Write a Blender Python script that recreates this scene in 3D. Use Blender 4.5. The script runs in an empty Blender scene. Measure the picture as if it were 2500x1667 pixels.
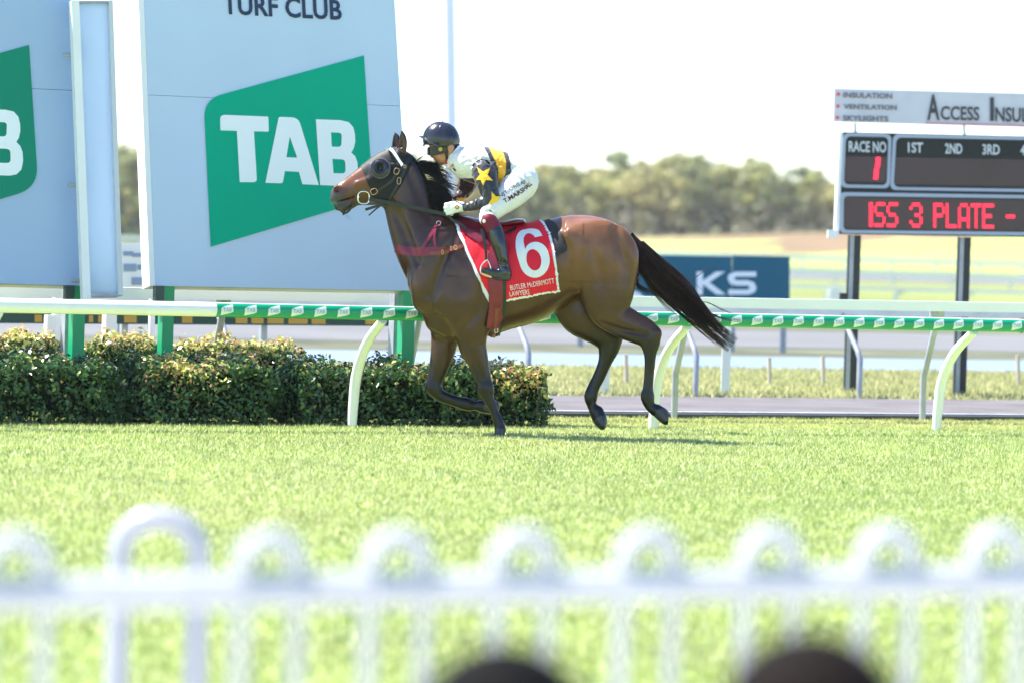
import bpy, bmesh, math, random
import numpy as np
from mathutils import Vector, Matrix
from mathutils.bvhtree import BVHTree
from mathutils.geometry import tessellate_polygon

# ------------------------------------------------------------------ camera, sky, sun, exposure
scene = bpy.context.scene
COL = scene.collection
W0, H0, FPX = 2500.0, 1667.0, 9375.0          # photograph pixels, focal length in pixels (135 mm)
CAM = Vector((0, 0, 1.455))
ROLL = 0.0297
YH = 580.0                                    # horizon row at the centre column
pitch = math.atan((H0 / 2 - YH) / FPX)
Rc = Matrix.Rotation(math.radians(90) - pitch, 3, 'X') @ Matrix.Rotation(ROLL, 3, 'Z')
cam_d = bpy.data.cameras.new('camera'); cam = bpy.data.objects.new('camera', cam_d)
COL.objects.link(cam); scene.camera = cam
cam.matrix_world = Matrix.Translation(CAM) @ Rc.to_4x4()
cam_d.sensor_width = 36; cam_d.lens = 135; cam_d.clip_start = 0.05; cam_d.clip_end = 5000
cam_d.dof.use_dof = True; cam_d.dof.focus_distance = 27.9; cam_d.dof.aperture_fstop = 2.0

SUNV = Vector((-0.50, 0.12, 0.86)).normalized()
wd = bpy.data.worlds.new('World'); scene.world = wd; wd.use_nodes = True
nt = wd.node_tree; nt.nodes.clear()
sky = nt.nodes.new('ShaderNodeTexSky'); sky.sky_type = 'NISHITA'; sky.sun_disc = False
sky.sun_elevation = math.asin(SUNV.z); sky.sun_rotation = math.atan2(SUNV.x, SUNV.y)
sky.air_density = 1.0; sky.dust_density = 0.1; sky.ozone_density = 2.5
bg = nt.nodes.new('ShaderNodeBackground'); bg.inputs['Strength'].default_value = 0.10
wo = nt.nodes.new('ShaderNodeOutputWorld')
tint = nt.nodes.new('ShaderNodeVectorMath'); tint.operation = 'MULTIPLY'; tint.inputs[1].default_value = (0.90, 0.96, 1.06)
nt.links.new(sky.outputs[0], tint.inputs[0]); nt.links.new(tint.outputs[0], bg.inputs[0]); nt.links.new(bg.outputs[0], wo.inputs[0])
sl = bpy.data.lights.new('sun', 'SUN'); sl.energy = 4.8; sl.angle = math.radians(0.53); sl.color = (1, 0.95, 0.87)
so = bpy.data.objects.new('sun', sl); COL.objects.link(so)
so.rotation_euler = (-SUNV).to_track_quat('-Z', 'Y').to_euler(); so.location = (-20, 20, 40)
vs = scene.view_settings
vs.view_transform = 'Standard'; vs.look = 'None'; vs.gamma = 1.0; vs.exposure = 1.55
scene.cycles.use_denoising = True
scene.cycles.max_bounces = 6; scene.cycles.diffuse_bounces = 3; scene.cycles.glossy_bounces = 3
scene.cycles.transparent_max_bounces = 6; scene.cycles.caustics_reflective = False; scene.cycles.caustics_refractive = False

# ------------------------------------------------------------------ pixel <-> place
def ray(px, py):
    return Rc @ Vector(((px - W0 / 2) / FPX, -(py - H0 / 2) / FPX, -1.0))
def P(px, py, Y):
    d = ray(px, py); return CAM + d * (Y / d.y)
def G(px, py, z=0.0):                         # point on the level plane z
    d = ray(px, py); return CAM + d * ((z - CAM.z) / d.z)
S = 2500.0 / 2352.0
VX = 19400.0
TH = math.atan(FPX / VX)                      # the course runs away to the right by this angle
U = Vector((math.cos(TH), math.sin(TH), 0)); N = Vector((-math.sin(TH), math.cos(TH), 0))
O = Vector((0, 29.2, 0))
Z = Vector((0, 0, 1))
def R(s, t, z=0.0):                           # course frame: s along the rail, t away from the camera
    return O + U * s + N * t + Z * z
def onplane(px, py, q, n):
    d = ray(px, py); return CAM + d * ((q - CAM).dot(n) / d.dot(n))
def s_at(px, t):                              # s of the course line t under image column px (level z=0)
    d = ray(px, YH + 300); n = N; k = ((O + N * t) - CAM).dot(n) / d.dot(n)
    return (CAM + d * k - O).dot(U)

# ------------------------------------------------------------------ objects
WLOC = {}
def reg(o, label, cat, group=None, kind=None):
    if label: o['label'] = label
    if cat: o['category'] = cat
    if group: o['group'] = group
    if kind: o['kind'] = kind
    return o
def empty(name, loc, label=None, cat=None, group=None):
    o = bpy.data.objects.new(name, None); COL.objects.link(o); o.location = loc; o.empty_display_size = 0.1
    WLOC[o.name] = Vector(loc); return reg(o, label, cat, group)
def link(name, me, parent=None, loc=None):
    o = bpy.data.objects.new(name, me); COL.objects.link(o)
    w = Vector(loc) if loc is not None else (WLOC[parent.name].copy() if parent else Vector((0, 0, 0)))
    WLOC[o.name] = w
    if parent: o.parent = parent; o.location = w - WLOC[parent.name]
    else: o.location = w
    return o
def mobj(name, verts, faces, mat, parent=None, smooth=False, loc=None, cols=None):
    """verts in world coordinates"""
    v = np.asarray([tuple(p) for p in verts] if not isinstance(verts, np.ndarray) else verts, dtype=np.float64).reshape(-1, 3)
    if loc is None:
        if parent: w = WLOC[parent.name]
        else:
            w = Vector(((v[:, 0].min() + v[:, 0].max()) / 2, (v[:, 1].min() + v[:, 1].max()) / 2, v[:, 2].min()))
    else: w = Vector(loc)
    v = v - np.array(w)
    me = bpy.data.meshes.new(name)
    if isinstance(faces, np.ndarray):
        k = faces.shape[1]; n = len(faces)
        me.vertices.add(len(v)); me.vertices.foreach_set('co', v.astype(np.float32).ravel())
        me.loops.add(n * k); me.loops.foreach_set('vertex_index', faces.astype(np.int32).ravel())
        me.polygons.add(n); me.polygons.foreach_set('loop_start', np.arange(0, n * k, k, dtype=np.int32))
        me.update(calc_edges=True)
    else:
        me.from_pydata([tuple(p) for p in v], [], faces)
    if smooth: me.polygons.foreach_set('use_smooth', [True] * len(me.polygons))
    if cols is not None:
        at = me.color_attributes.new('Col', 'FLOAT_COLOR', 'POINT')
        c = np.ones((len(v), 4), np.float32); c[:, :3] = cols; at.data.foreach_set('color', c.ravel())
    me.materials.append(mat)
    return link(name, me, parent, w)
class MB:
    def __init__(s): s.v = []; s.f = []
    def add(s, v, f):
        b = len(s.v); s.v += [Vector(p) for p in v]; s.f += [[i + b for i in q] for q in f]; return s
    def box(s, c, ax, ay, az):
        c = Vector(c); ax = Vector(ax); ay = Vector(ay); az = Vector(az)
        v = [c + ax * i + ay * j + az * k for i in (-1, 1) for j in (-1, 1) for k in (-1, 1)]
        return s.add(v, [(0, 1, 3, 2), (4, 6, 7, 5), (0, 4, 5, 1), (2, 3, 7, 6), (0, 2, 6, 4), (1, 5, 7, 3)])
    def quadbox(s, a, b, c, d, th):            # slab: four front corners and a thickness vector
        v = [Vector(p) for p in (a, b, c, d)]; v += [p + Vector(th) for p in v]
        return s.add(v, [(0, 1, 2, 3), (7, 6, 5, 4), (0, 4, 5, 1), (1, 5, 6, 2), (2, 6, 7, 3), (3, 7, 4, 0)])
    def tube(s, pts, rad, n=10, cap=True):
        pts = [Vector(p) for p in pts]; m = len(pts)
        if not hasattr(rad, '__len__'): rad = [rad] * m
        rings = []; ref = None
        for i in range(m):
            t = (pts[min(i + 1, m - 1)] - pts[max(i - 1, 0)]).normalized()
            if ref is None:
                ref = Vector((0, 0, 1)) if abs(t.z) < 0.9 else Vector((1, 0, 0))
            a = (ref - t * ref.dot(t)).normalized(); ref = a; b = t.cross(a)
            rings.append([pts[i] + (a * math.cos(2 * math.pi * k / n) + b * math.sin(2 * math.pi * k / n)) * rad[i] for k in range(n)])
        v = [p for r in rings for p in r]; f = []
        for i in range(m - 1):
            for k in range(n):
                f.append((i * n + k, i * n + (k + 1) % n, (i + 1) * n + (k + 1) % n, (i + 1) * n + k))
        if cap: f += [list(range(n))[::-1], [(m - 1) * n + k for k in range(n)]]
        return s.add(v, f)
    def sweep(s, pts, ups, h, th):             # strap with rectangular section: half height h along up, half thickness th
        pts = [Vector(p) for p in pts]; m = len(pts); v = []; f = []
        if not hasattr(h, '__len__'): h = [h] * m
        for i in range(m):
            t = (pts[min(i + 1, m - 1)] - pts[max(i - 1, 0)]).normalized()
            u = Vector(ups[i] if isinstance(ups, list) else ups); u = (u - t * u.dot(t)).normalized(); n = t.cross(u)
            v += [pts[i] + u * h[i] + n * th, pts[i] + u * h[i] - n * th, pts[i] - u * h[i] - n * th, pts[i] - u * h[i] + n * th]
        for i in range(m - 1):
            for k in range(4):
                f.append((i * 4 + k, i * 4 + (k + 1) % 4, i * 4 + 4 + (k + 1) % 4, i * 4 + 4 + k))
        f += [(3, 2, 1, 0), ((m - 1) * 4, (m - 1) * 4 + 1, (m - 1) * 4 + 2, (m - 1) * 4 + 3)]
        return s.add(v, f)
    def build(s, name, mat, parent=None, smooth=False, **k):
        return mobj(name, s.v, s.f, mat, parent, smooth, **k)
def copy_obj(o, parent, loc):
    c = o.copy(); COL.objects.link(c); c.parent = parent; c.location = loc; return c
def spline(pts, n):
    """Catmull-Rom through rows of numbers"""
    p = np.asarray([list(q) for q in pts], float); m = len(p)
    if m < 3: return np.array([p[0] + (p[-1] - p[0]) * i / (n - 1) for i in range(n)])
    q = np.vstack([2 * p[0] - p[1], p, 2 * p[-1] - p[-2]]); out = []
    for u in np.linspace(0, m - 1, n):
        i = min(int(u), m - 2); t = u - i; a, b, c, d = q[i], q[i + 1], q[i + 2], q[i + 3]
        out.append(0.5 * (2 * b + (c - a) * t + (2 * a - 5 * b + 4 * c - d) * t * t + (3 * b - a - 3 * c + d) * t ** 3))
    return np.array(out)
def smooth_shade(o, ang=40):
    me = o.data; me.polygons.foreach_set('use_smooth', [True] * len(me.polygons))
    bm = bmesh.new(); bm.from_mesh(me)
    for e in bm.edges:
        if len(e.link_faces) == 2 and e.calc_face_angle(0) > math.radians(ang): e.smooth = False
    bm.to_mesh(me); bm.free(); return o

# ------------------------------------------------------------------ materials
MATS = {}
def mat(name, col, rough=0.6, spec=0.5, var=0.0, vscale=8.0, bump=0.0, bscale=60.0, metal=0.0, coat=0.0, attr=False,
        emit=0.0, trans=0.0, sheen=0.0, stretch=(1, 1, 1), alpha=1.0, dirt=None):
    if name in MATS: return MATS[name]
    m = bpy.data.materials.new(name); m.use_nodes = True; t = m.node_tree; nd = t.nodes; ln = t.links
    b = nd['Principled BSDF']; out = nd['Material Output']
    b.inputs['Roughness'].default_value = rough; b.inputs['Specular IOR Level'].default_value = spec
    b.inputs['Metallic'].default_value = metal; b.inputs['Coat Weight'].default_value = coat
    b.inputs['Coat Roughness'].default_value = 0.15
    b.inputs['Sheen Weight'].default_value = sheen
    if attr:
        a = nd.new('ShaderNodeAttribute'); a.attribute_name = 'Col'; csock = a.outputs['Color']
    else:
        a = nd.new('ShaderNodeRGB'); a.outputs[0].default_value = (*col, 1); csock = a.outputs[0]
    if var > 0 or bump > 0:
        tc = nd.new('ShaderNodeTexCoord'); mp = nd.new('ShaderNodeMapping'); mp.inputs['Scale'].default_value = stretch
        ln.new(tc.outputs['Object'], mp.inputs[0])
    if var > 0:
        n1 = nd.new('ShaderNodeTexNoise'); n1.inputs['Scale'].default_value = vscale; n1.inputs['Detail'].default_value = 6
        ln.new(mp.outputs[0], n1.inputs['Vector'])
        mr = nd.new('ShaderNodeMapRange'); mr.inputs['From Min'].default_value = 0.3; mr.inputs['From Max'].default_value = 0.7
        mr.inputs['To Min'].default_value = 1 - var; mr.inputs['To Max'].default_value = 1 + var
        ln.new(n1.outputs['Fac'], mr.inputs['Value'])
        mx = nd.new('ShaderNodeVectorMath'); mx.operation = 'SCALE'
        ln.new(csock, mx.inputs[0]); ln.new(mr.outputs[0], mx.inputs['Scale']); csock = mx.outputs[0]
    if dirt:
        n2 = nd.new('ShaderNodeTexNoise'); n2.inputs['Scale'].default_value = dirt[1]; n2.inputs['Detail'].default_value = 8
        ln.new(mp.outputs[0], n2.inputs['Vector'])
        cr = nd.new('ShaderNodeMapRange'); cr.inputs['From Min'].default_value = 0.52; cr.inputs['From Max'].default_value = 0.75
        cr.inputs['To Max'].default_value = dirt[2]
        ln.new(n2.outputs['Fac'], cr.inputs['Value'])
        mi = nd.new('ShaderNodeMix'); mi.data_type = 'RGBA'; mi.inputs[7].default_value = (*dirt[0], 1)
        ln.new(cr.outputs[0], mi.inputs[0]); ln.new(csock, mi.inputs[6]); csock = mi.outputs[2]
    ln.new(csock, b.inputs['Base Color'])
    if bump > 0:
        n3 = nd.new('ShaderNodeTexNoise'); n3.inputs['Scale'].default_value = bscale; n3.inputs['Detail'].default_value = 5
        ln.new(mp.outputs[0], n3.inputs['Vector'])
        bp = nd.new('ShaderNodeBump'); bp.inputs['Strength'].default_value = bump; bp.inputs['Distance'].default_value = 0.02
        ln.new(n3.outputs['Fac'], bp.inputs['Height']); ln.new(bp.outputs[0], b.inputs['Normal'])
    if emit > 0:
        ln.new(csock, b.inputs['Emission Color']); b.inputs['Emission Strength'].default_value = emit
    if alpha < 1: b.inputs['Alpha'].default_value = alpha
    if trans > 0:
        tl = nd.new('ShaderNodeBsdfTranslucent'); ln.new(csock, tl.inputs['Color'])
        ms = nd.new('ShaderNodeMixShader'); ms.inputs[0].default_value = trans
        ln.new(b.outputs[0], ms.inputs[1]); ln.new(tl.outputs[0], ms.inputs[2]); ln.new(ms.outputs[0], out.inputs['Surface'])
    MATS[name] = m; return m

# ------------------------------------------------------------------ text and flat shapes
def fill_loops(loops):
    """2-D loops (outer + holes) -> verts, tris by an even-odd curve fill"""
    cu = bpy.data.curves.new('fill', 'CURVE'); cu.dimensions = '2D'; cu.fill_mode = 'BOTH'
    for lp in loops:
        sp = cu.splines.new('POLY'); sp.points.add(len(lp) - 1); sp.use_cyclic_u = True
        for i, p in enumerate(lp): sp.points[i].co = (p[0], p[1], 0, 1)
    return _curve_mesh(cu)
def _curve_mesh(cu):
    ob = bpy.data.objects.new('tmp', cu); COL.objects.link(ob)
    dg = bpy.context.evaluated_depsgraph_get(); dg.update()
    me = bpy.data.meshes.new_from_object(ob.evaluated_get(dg))
    v = [(q.co.x, q.co.y) for q in me.vertices]; f = [tuple(p.vertices) for p in me.polygons]
    bpy.data.objects.remove(ob); bpy.data.meshes.remove(me); bpy.data.curves.remove(cu)
    return v, f
def text2d(txt, bold=0.0, sx=1.0, spacing=1.0, shear=0.0):
    """cap height 1, left aligned at x = 0"""
    cu = bpy.data.curves.new('txt', 'FONT'); cu.body = txt; cu.size = 1.0; cu.offset = bold; cu.resolution_u = 3
    cu.space_character = spacing; cu.shear = shear
    v, f = _curve_mesh(cu); k = 1 / 0.729
    x0 = min(p[0] for p in v)
    return [((p[0] - x0) * k * sx, p[1] * k) for p in v], f
def densify(v, f, maxlen):
    bm = bmesh.new(); vs_ = [bm.verts.new((p[0], p[1], 0)) for p in v]
    for q in f:
        try: bm.faces.new([vs_[i] for i in q])
        except ValueError: pass
    bmesh.ops.remove_doubles(bm, verts=bm.verts, dist=1e-5)
    bmesh.ops.triangulate(bm, faces=bm.faces[:])
    for _ in range(5):
        es = [e for e in bm.edges if e.calc_length() > maxlen]
        if not es: break
        bmesh.ops.subdivide_edges(bm, edges=es, cuts=1); bmesh.ops.triangulate(bm, faces=[q for q in bm.faces if len(q.verts) > 3])
    bm.verts.index_update()
    r = [(q.co.x, q.co.y) for q in bm.verts], [tuple(w.index for w in q.verts) for q in bm.faces]
    bm.free(); return r
def round_poly(pts, radii, n=8):
    out = []; m = len(pts)
    for i in range(m):
        p = Vector(pts[i]); a = Vector(pts[i - 1]); b = Vector(pts[(i + 1) % m]); r = radii[i]
        if r <= 0: out.append(tuple(p)); continue
        ta = (a - p).normalized(); tb = (b - p).normalized()
        q0 = p + ta * r; q1 = p + tb * r
        for k in range(n + 1):
            t = k / n; out.append(tuple(q0 * (1 - t) ** 2 + p * 2 * t * (1 - t) + q1 * t * t))
    return out
def flat_decal(name, v2, f, to3, mat_, parent, th=None):
    """flat lettering laid on a surface; to3 maps 2-D to world; th = thickness vector towards the viewer"""
    v = [to3(p) for p in v2]
    if th is not None:
        n = len(v); v = [p + th for p in v] + v; ff = list(f) + [tuple(i + n for i in q[::-1]) for q in f]
        ed = {}
        for q in f:
            for i in range(len(q)):
                a, b = q[i], q[(i + 1) % len(q)]
                if (b, a) in ed: del ed[(b, a)]
                else: ed[(a, b)] = 1
        ff += [(b, a, a + n, b + n) for a, b in ed]
        f = ff
    return mobj(name, v, f, mat_, parent)

# ------------------------------------------------------------------ distance-field sculpting
class Field:
    def __init__(s, lo, hi, h):
        s.lo = np.array(lo, np.float32); s.h = h
        s.n = np.ceil((np.array(hi) - np.array(lo)) / h).astype(int) + 1
        s.ax = [(s.lo[i] + h * np.arange(s.n[i])).astype(np.float32) for i in range(3)]
        s.F = np.full(tuple(s.n), 1.0, np.float32)
    def _box(s, lo, hi):
        i0 = np.clip(np.floor((np.array(lo) - s.lo) / s.h).astype(int), 0, s.n - 1)
        i1 = np.clip(np.ceil((np.array(hi) - s.lo) / s.h).astype(int) + 1, i0 + 1, s.n)
        sl_ = tuple(slice(a, b) for a, b in zip(i0, i1))
        return sl_, s.ax[0][sl_[0]][:, None, None], s.ax[1][sl_[1]][None, :, None], s.ax[2][sl_[2]][None, None, :]
    def _seg(s, D, sl0, a, b, X, Y_, Zz):
        # a,b = (x,y,z,r,w)
        dx, dz = b[0] - a[0], b[2] - a[2]; dy = b[1] - a[1]; L = dx * dx + dz * dz + 1e-9
        h = np.clip(((X - a[0]) * dx + (Zz - a[2]) * dz) / L, 0, 1)
        r = a[3] + (b[3] - a[3]) * h; w = a[4] + (b[4] - a[4]) * h
        q = r / w
        yy = (Y_ - (a[1] + dy * h)) * q
        d = np.sqrt((X - a[0] - dx * h) ** 2 + (Zz - a[2] - dz * h) ** 2 + yy * yy) - r
        d = d * np.minimum(1, 1 / q)
        np.minimum(D, d, out=D)
    def chain(s, rows, k=0.05, sub=None, op='add'):
        """rows (x,y,z,r,w): swept ellipses, r in the x-z plane, w along y"""
        rows = np.asarray(rows, float)
        if sub: rows = spline(rows, sub)
        rows[:, 3:] = np.maximum(rows[:, 3:], 0.002)
        m = np.maximum(rows[:, 3], rows[:, 4]) + max(k, 0.03)
        lo = (rows[:, :3] - m[:, None]).min(0); hi = (rows[:, :3] + m[:, None]).max(0)
        sl_, X, Y_, Zz = s._box(lo, hi)
        D = np.full(s.F[sl_].shape, 1.0, np.float32)
        if len(rows) == 1: rows = np.vstack([rows, rows + 1e-5])
        for i in range(len(rows) - 1):
            a, b = rows[i], rows[i + 1]
            mm = max(a[3], b[3], a[4], b[4]) + max(k, 0.03)
            s2, X2, Y2, Z2 = s._box(np.maximum(np.minimum(a[:3], b[:3]) - mm, lo), np.minimum(np.maximum(a[:3], b[:3]) + mm, hi))
            loc = tuple(slice(q.start - p.start, q.stop - p.start) for q, p in zip(s2, sl_))
            s._seg(D[loc], None, a, b, X2, Y2, Z2)
        A = s.F[sl_]
        if op == 'sub':
            D = -D; hh = np.maximum(k - np.abs(A - D), 0) / k
            s.F[sl_] = np.maximum(A, D) + hh * hh * k * 0.25
        else:
            hh = np.maximum(k - np.abs(A - D), 0) / k
            s.F[sl_] = np.minimum(A, D) - hh * hh * k * 0.25
    def mesh(s):
        F = s.F; n = s.n; neg = F < 0
        c = [neg[i:n[0] - 1 + i, j:n[1] - 1 + j, k:n[2] - 1 + k] for i in (0, 1) for j in (0, 1) for k in (0, 1)]
        cnt = sum(q.astype(np.int8) for q in c)
        I = np.argwhere((cnt > 0) & (cnt < 8)); idx = -np.ones(tuple(n - 1), np.int32)
        idx[I[:, 0], I[:, 1], I[:, 2]] = np.arange(len(I))
        acc = np.zeros((len(I), 3)); num = np.zeros(len(I))
        off = [np.array(o) for o in ((0, 0, 0), (0, 0, 1), (0, 1, 0), (0, 1, 1), (1, 0, 0), (1, 0, 1), (1, 1, 0), (1, 1, 1))]
        for a, b in ((0, 1), (2, 3), (4, 5), (6, 7), (0, 2), (1, 3), (4, 6), (5, 7), (0, 4), (1, 5), (2, 6), (3, 7)):
            pa = I + off[a]; pb = I + off[b]
            fa = F[pa[:, 0], pa[:, 1], pa[:, 2]]; fb = F[pb[:, 0], pb[:, 1], pb[:, 2]]
            m = (fa < 0) != (fb < 0); t = fa / np.where(m, fa - fb, 1)
            acc[m] += (pa + (pb - pa) * t[:, None])[m]; num[m] += 1
        V = s.lo + (acc / num[:, None]) * s.h
        Q = []
        for ax in range(3):
            o1, o2 = [q for q in range(3) if q != ax]
            sl0 = [slice(1, -1)] * 3; sl1 = [slice(1, -1)] * 3
            sl0[ax] = slice(0, n[ax] - 1); sl1[ax] = slice(1, n[ax])
            a = neg[tuple(sl0)]; b = neg[tuple(sl1)]
            E = np.argwhere(a != b)
            fl = a[E[:, 0], E[:, 1], E[:, 2]]
            base = E.copy(); base[:, o1] += 1; base[:, o2] += 1
            def g(d1, d2):
                q = base.copy(); q[:, o1] += d1; q[:, o2] += d2
                return idx[q[:, 0], q[:, 1], q[:, 2]]
            q = np.stack([g(-1, -1), g(0, -1), g(0, 0), g(-1, 0)], 1)
            flip = fl if ax != 1 else ~fl
            q[~flip] = q[~flip][:, ::-1]
            Q.append(q)
        Q = np.vstack(Q); Q = Q[(Q >= 0).all(1)]
        return V, Q
def relax(V, Q, it=4, fac=0.5):
    e = np.vstack([Q[:, [0, 1]], Q[:, [1, 2]], Q[:, [2, 3]], Q[:, [3, 0]]])
    e = np.vstack([e, e[:, ::-1]])
    deg = np.bincount(e[:, 0], minlength=len(V)).astype(float)
    for k in range(it):
        for f in (fac, -fac * 1.02):
            s_ = np.stack([np.bincount(e[:, 0], weights=V[e[:, 1], i], minlength=len(V)) for i in range(3)], 1) / deg[:, None]
            V = V + (s_ - V) * f
    return V

def vnormals(V, Q):
    a, b, c, d = (V[Q[:, i]] for i in range(4)); n = np.cross(c - a, d - b); N_ = np.zeros_like(V)
    for i in range(4):
        for k in range(3): N_[:, k] += np.bincount(Q[:, i], weights=n[:, k], minlength=len(V))
    return N_ / (np.linalg.norm(N_, axis=1)[:, None] + 1e-12)
def folds(V, Q, amp, wl, axis, seed=0, mask=None):
    """cloth creases running across the given axis"""
    r = np.random.default_rng(seed); ax = np.array(axis, float); ax /= np.linalg.norm(ax); n = vnormals(V, Q); d = np.zeros(len(V))
    for i in range(5):
        t = ax + r.normal(0, .35, 3); t /= np.linalg.norm(t); s_ = V @ t
        u = np.cross(t, [0.3, 1, 0.2]); w = 0.35 * np.sin((V @ u) * 2 * math.pi / (wl * 4) + r.uniform(0, 6.3)) + .2 * np.sin((V @ r.normal(0, 1, 3)) * 2 * math.pi / (wl * 2.3))
        ph = s_ / (wl * r.uniform(.7, 1.7)) + w * 1.6 + r.uniform(0, 1)
        env = np.clip(np.sin((V @ r.normal(0, 1, 3)) * 2 * math.pi / (wl * 5) + r.uniform(0, 6.3)) * .8 + .3, 0, 1)
        d += (1 - 2 * np.abs(np.sin(math.pi * ph))) * env
    d *= amp / 2.2
    if mask is not None: d *= mask
    return V + n * d[:, None]
rng = np.random.default_rng(7); random.seed(5)
# ------------------------------------------------------------------ palette
M_white = mat('white_paint', (0.80, 0.81, 0.82), 0.35, 0.5, var=0.03, vscale=3, bump=0.02, bscale=30)
M_whitedull = mat('weathered_white', (0.72, 0.73, 0.74), 0.55, 0.4, var=0.07, vscale=4, dirt=((0.35, 0.34, 0.31), 3.0, 0.35))
M_green = mat('green_wrap', (0.0, 0.30, 0.15), 0.3, 0.5, var=0.05, vscale=2)
M_gpost = mat('green_post_paint', (0.0, 0.32, 0.13), 0.4, 0.5, var=0.08, vscale=6)
M_grey = mat('galvanised_steel', (0.36, 0.38, 0.42), 0.45, 0.5, var=0.15, vscale=10, metal=0.3)
M_black = mat('black_steel', (0.020, 0.022, 0.026), 0.45, 0.5, var=0.2, vscale=6)

def gz(x, y):                                 # lie of the land
    t = min(max((y - 280) / 120.0, 0), 1); t = t * t * (3 - 2 * t)
    far = 1.2 + 0.052 * x * 400.0 / max(y, 300)
    return t * min(max(far, -0.4), 5.0) + max(y - 420, 0) * 0.004
def sheet(name, rows, m, dz=0.0):
    """rows of (y, x0, x1) stitched into a ground sheet that follows the land"""
    v = []; f = []; nx = 24
    for (y, x0, x1) in rows:
        for i in range(nx + 1):
            x = x0 + (x1 - x0) * i / nx; v.append((x, y, gz(x, y) + dz))
    for j in range(len(rows) - 1):
        for i in range(nx):
            a = j * (nx + 1) + i; f.append((a, a + 1, a + nx + 2, a + nx + 1))
    o = mobj(name, v, f, m, loc=(0, 0, 0)); o['kind'] = 'structure'; return o
def strip(name, t0, t1, s0, s1, m, dz):
    v = [R(s0, t0, dz), R(s1, t0, dz), R(s1, t1, dz), R(s0, t1, dz)]
    o = mobj(name, v, [(0, 1, 2, 3)], m, loc=(0, 0, 0)); o['kind'] = 'structure'; return o
M_turf = mat('turf_soil', (0.30, 0.38, 0.10), 0.9, 0.2, var=0.35, vscale=1.3, bump=0.4, bscale=25, dirt=((0.36, 0.33, 0.14), 0.35, 0.6))
ys = [-30, 0, 10, 20, 30, 45, 70, 120, 200, 280, 300, 320, 340, 360, 380, 400, 420, 600, 1200, 3500]
sheet('ground', [(y, -max(60, y * 0.9), max(60, y * 0.9)) for y in ys], M_turf)
M_dry = mat('dry_grass', (0.21, 0.145, 0.08), 0.95, 0.2, var=0.25, vscale=0.06, dirt=((0.15, 0.155, 0.06), 0.05, 0.3))
sheet('dry_field', [(y, -y * 0.4, y * 0.4) for y in (322, 335, 350, 365, 380, 395, 410, 425)], M_dry, 0.02)
M_field = mat('infield_grass', (0.19, 0.22, 0.07), 0.95, 0.2, var=0.3, vscale=0.15, dirt=((0.20, 0.19, 0.08), 0.12, 0.7))
strip('infield', 5.55, 13.0, -30, 60, M_field, 0.004)
strip('infield_meadow', 46, 260, -160, 300, M_field, 0.004)
M_road = mat('sand_track', (0.135, 0.125, 0.13), 0.95, 0.25, var=0.22, vscale=1.5, bump=0.6, bscale=14, stretch=(1, 1, 1))
strip('sand_track', 1.92, 5.55, -30, 60, M_road, 0.008)
M_bank = mat('bank_earth', (0.11, 0.115, 0.075), 0.95, 0.2, var=0.4, vscale=0.5, dirt=((0.10, 0.13, 0.06), 0.8, 0.8))
strip('bank', 17.2, 46, -60, 90, M_bank, 0.004)
M_pale = mat('pale_track', (0.15, 0.152, 0.155), 0.9, 0.2, var=0.12, vscale=0.3)
strip('pale_track', 21, 30, -60, 90, M_pale, 0.010)
strip('far_track', 118, 145, -160, 260, M_pale, 0.014)
mw = bpy.data.materials.new('pond_water'); mw.use_nodes = True
bw = mw.node_tree.nodes['Principled BSDF']; bw.inputs['Base Color'].default_value = (0.20, 0.26, 0.38, 1)
bw.inputs['Roughness'].default_value = 0.5; bw.inputs['Specular IOR Level'].default_value = 0.15
nz = mw.node_tree.nodes.new('ShaderNodeTexNoise'); nz.inputs['Scale'].default_value = 3
bq = mw.node_tree.nodes.new('ShaderNodeBump'); bq.inputs['Strength'].default_value = 0.25
mw.node_tree.links.new(nz.outputs['Fac'], bq.inputs['Height']); mw.node_tree.links.new(bq.outputs[0], bw.inputs['Normal'])
strip('water', 13.0, 17.2, -40, 70, mw, 0.008)
# kerb along the sand track
M_kerb = mat('kerb_concrete', (0.42, 0.42, 0.43), 0.8, 0.3, var=0.15, vscale=5)
k = MB(); k.box(R(12, 1.86, 0.026), U * 26, N * 0.04, Z * 0.026)
o = k.build('kerb', M_kerb); o['kind'] = 'structure'
k = MB(); k.box(R(12, 1.77, 0.018), U * 26, N * 0.035, Z * 0.018)  # thin dark strip along the near foot of the kerb
o = k.build('dark_strip', mat('strip_dark', (0.05, 0.05, 0.05), 0.8)); o['kind'] = 'structure'
M_path = mat('path_concrete', (0.55, 0.55, 0.54), 0.85, 0.3, var=0.12, vscale=2)
o = mobj('path', [(-9, -3, 0.006), (9, -3, 0.006), (9, 15.0, 0.006), (-9, 8.4, 0.006)], [(0, 1, 2, 3)], M_path, loc=(0, 0, 0)); o['kind'] = 'structure'

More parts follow.
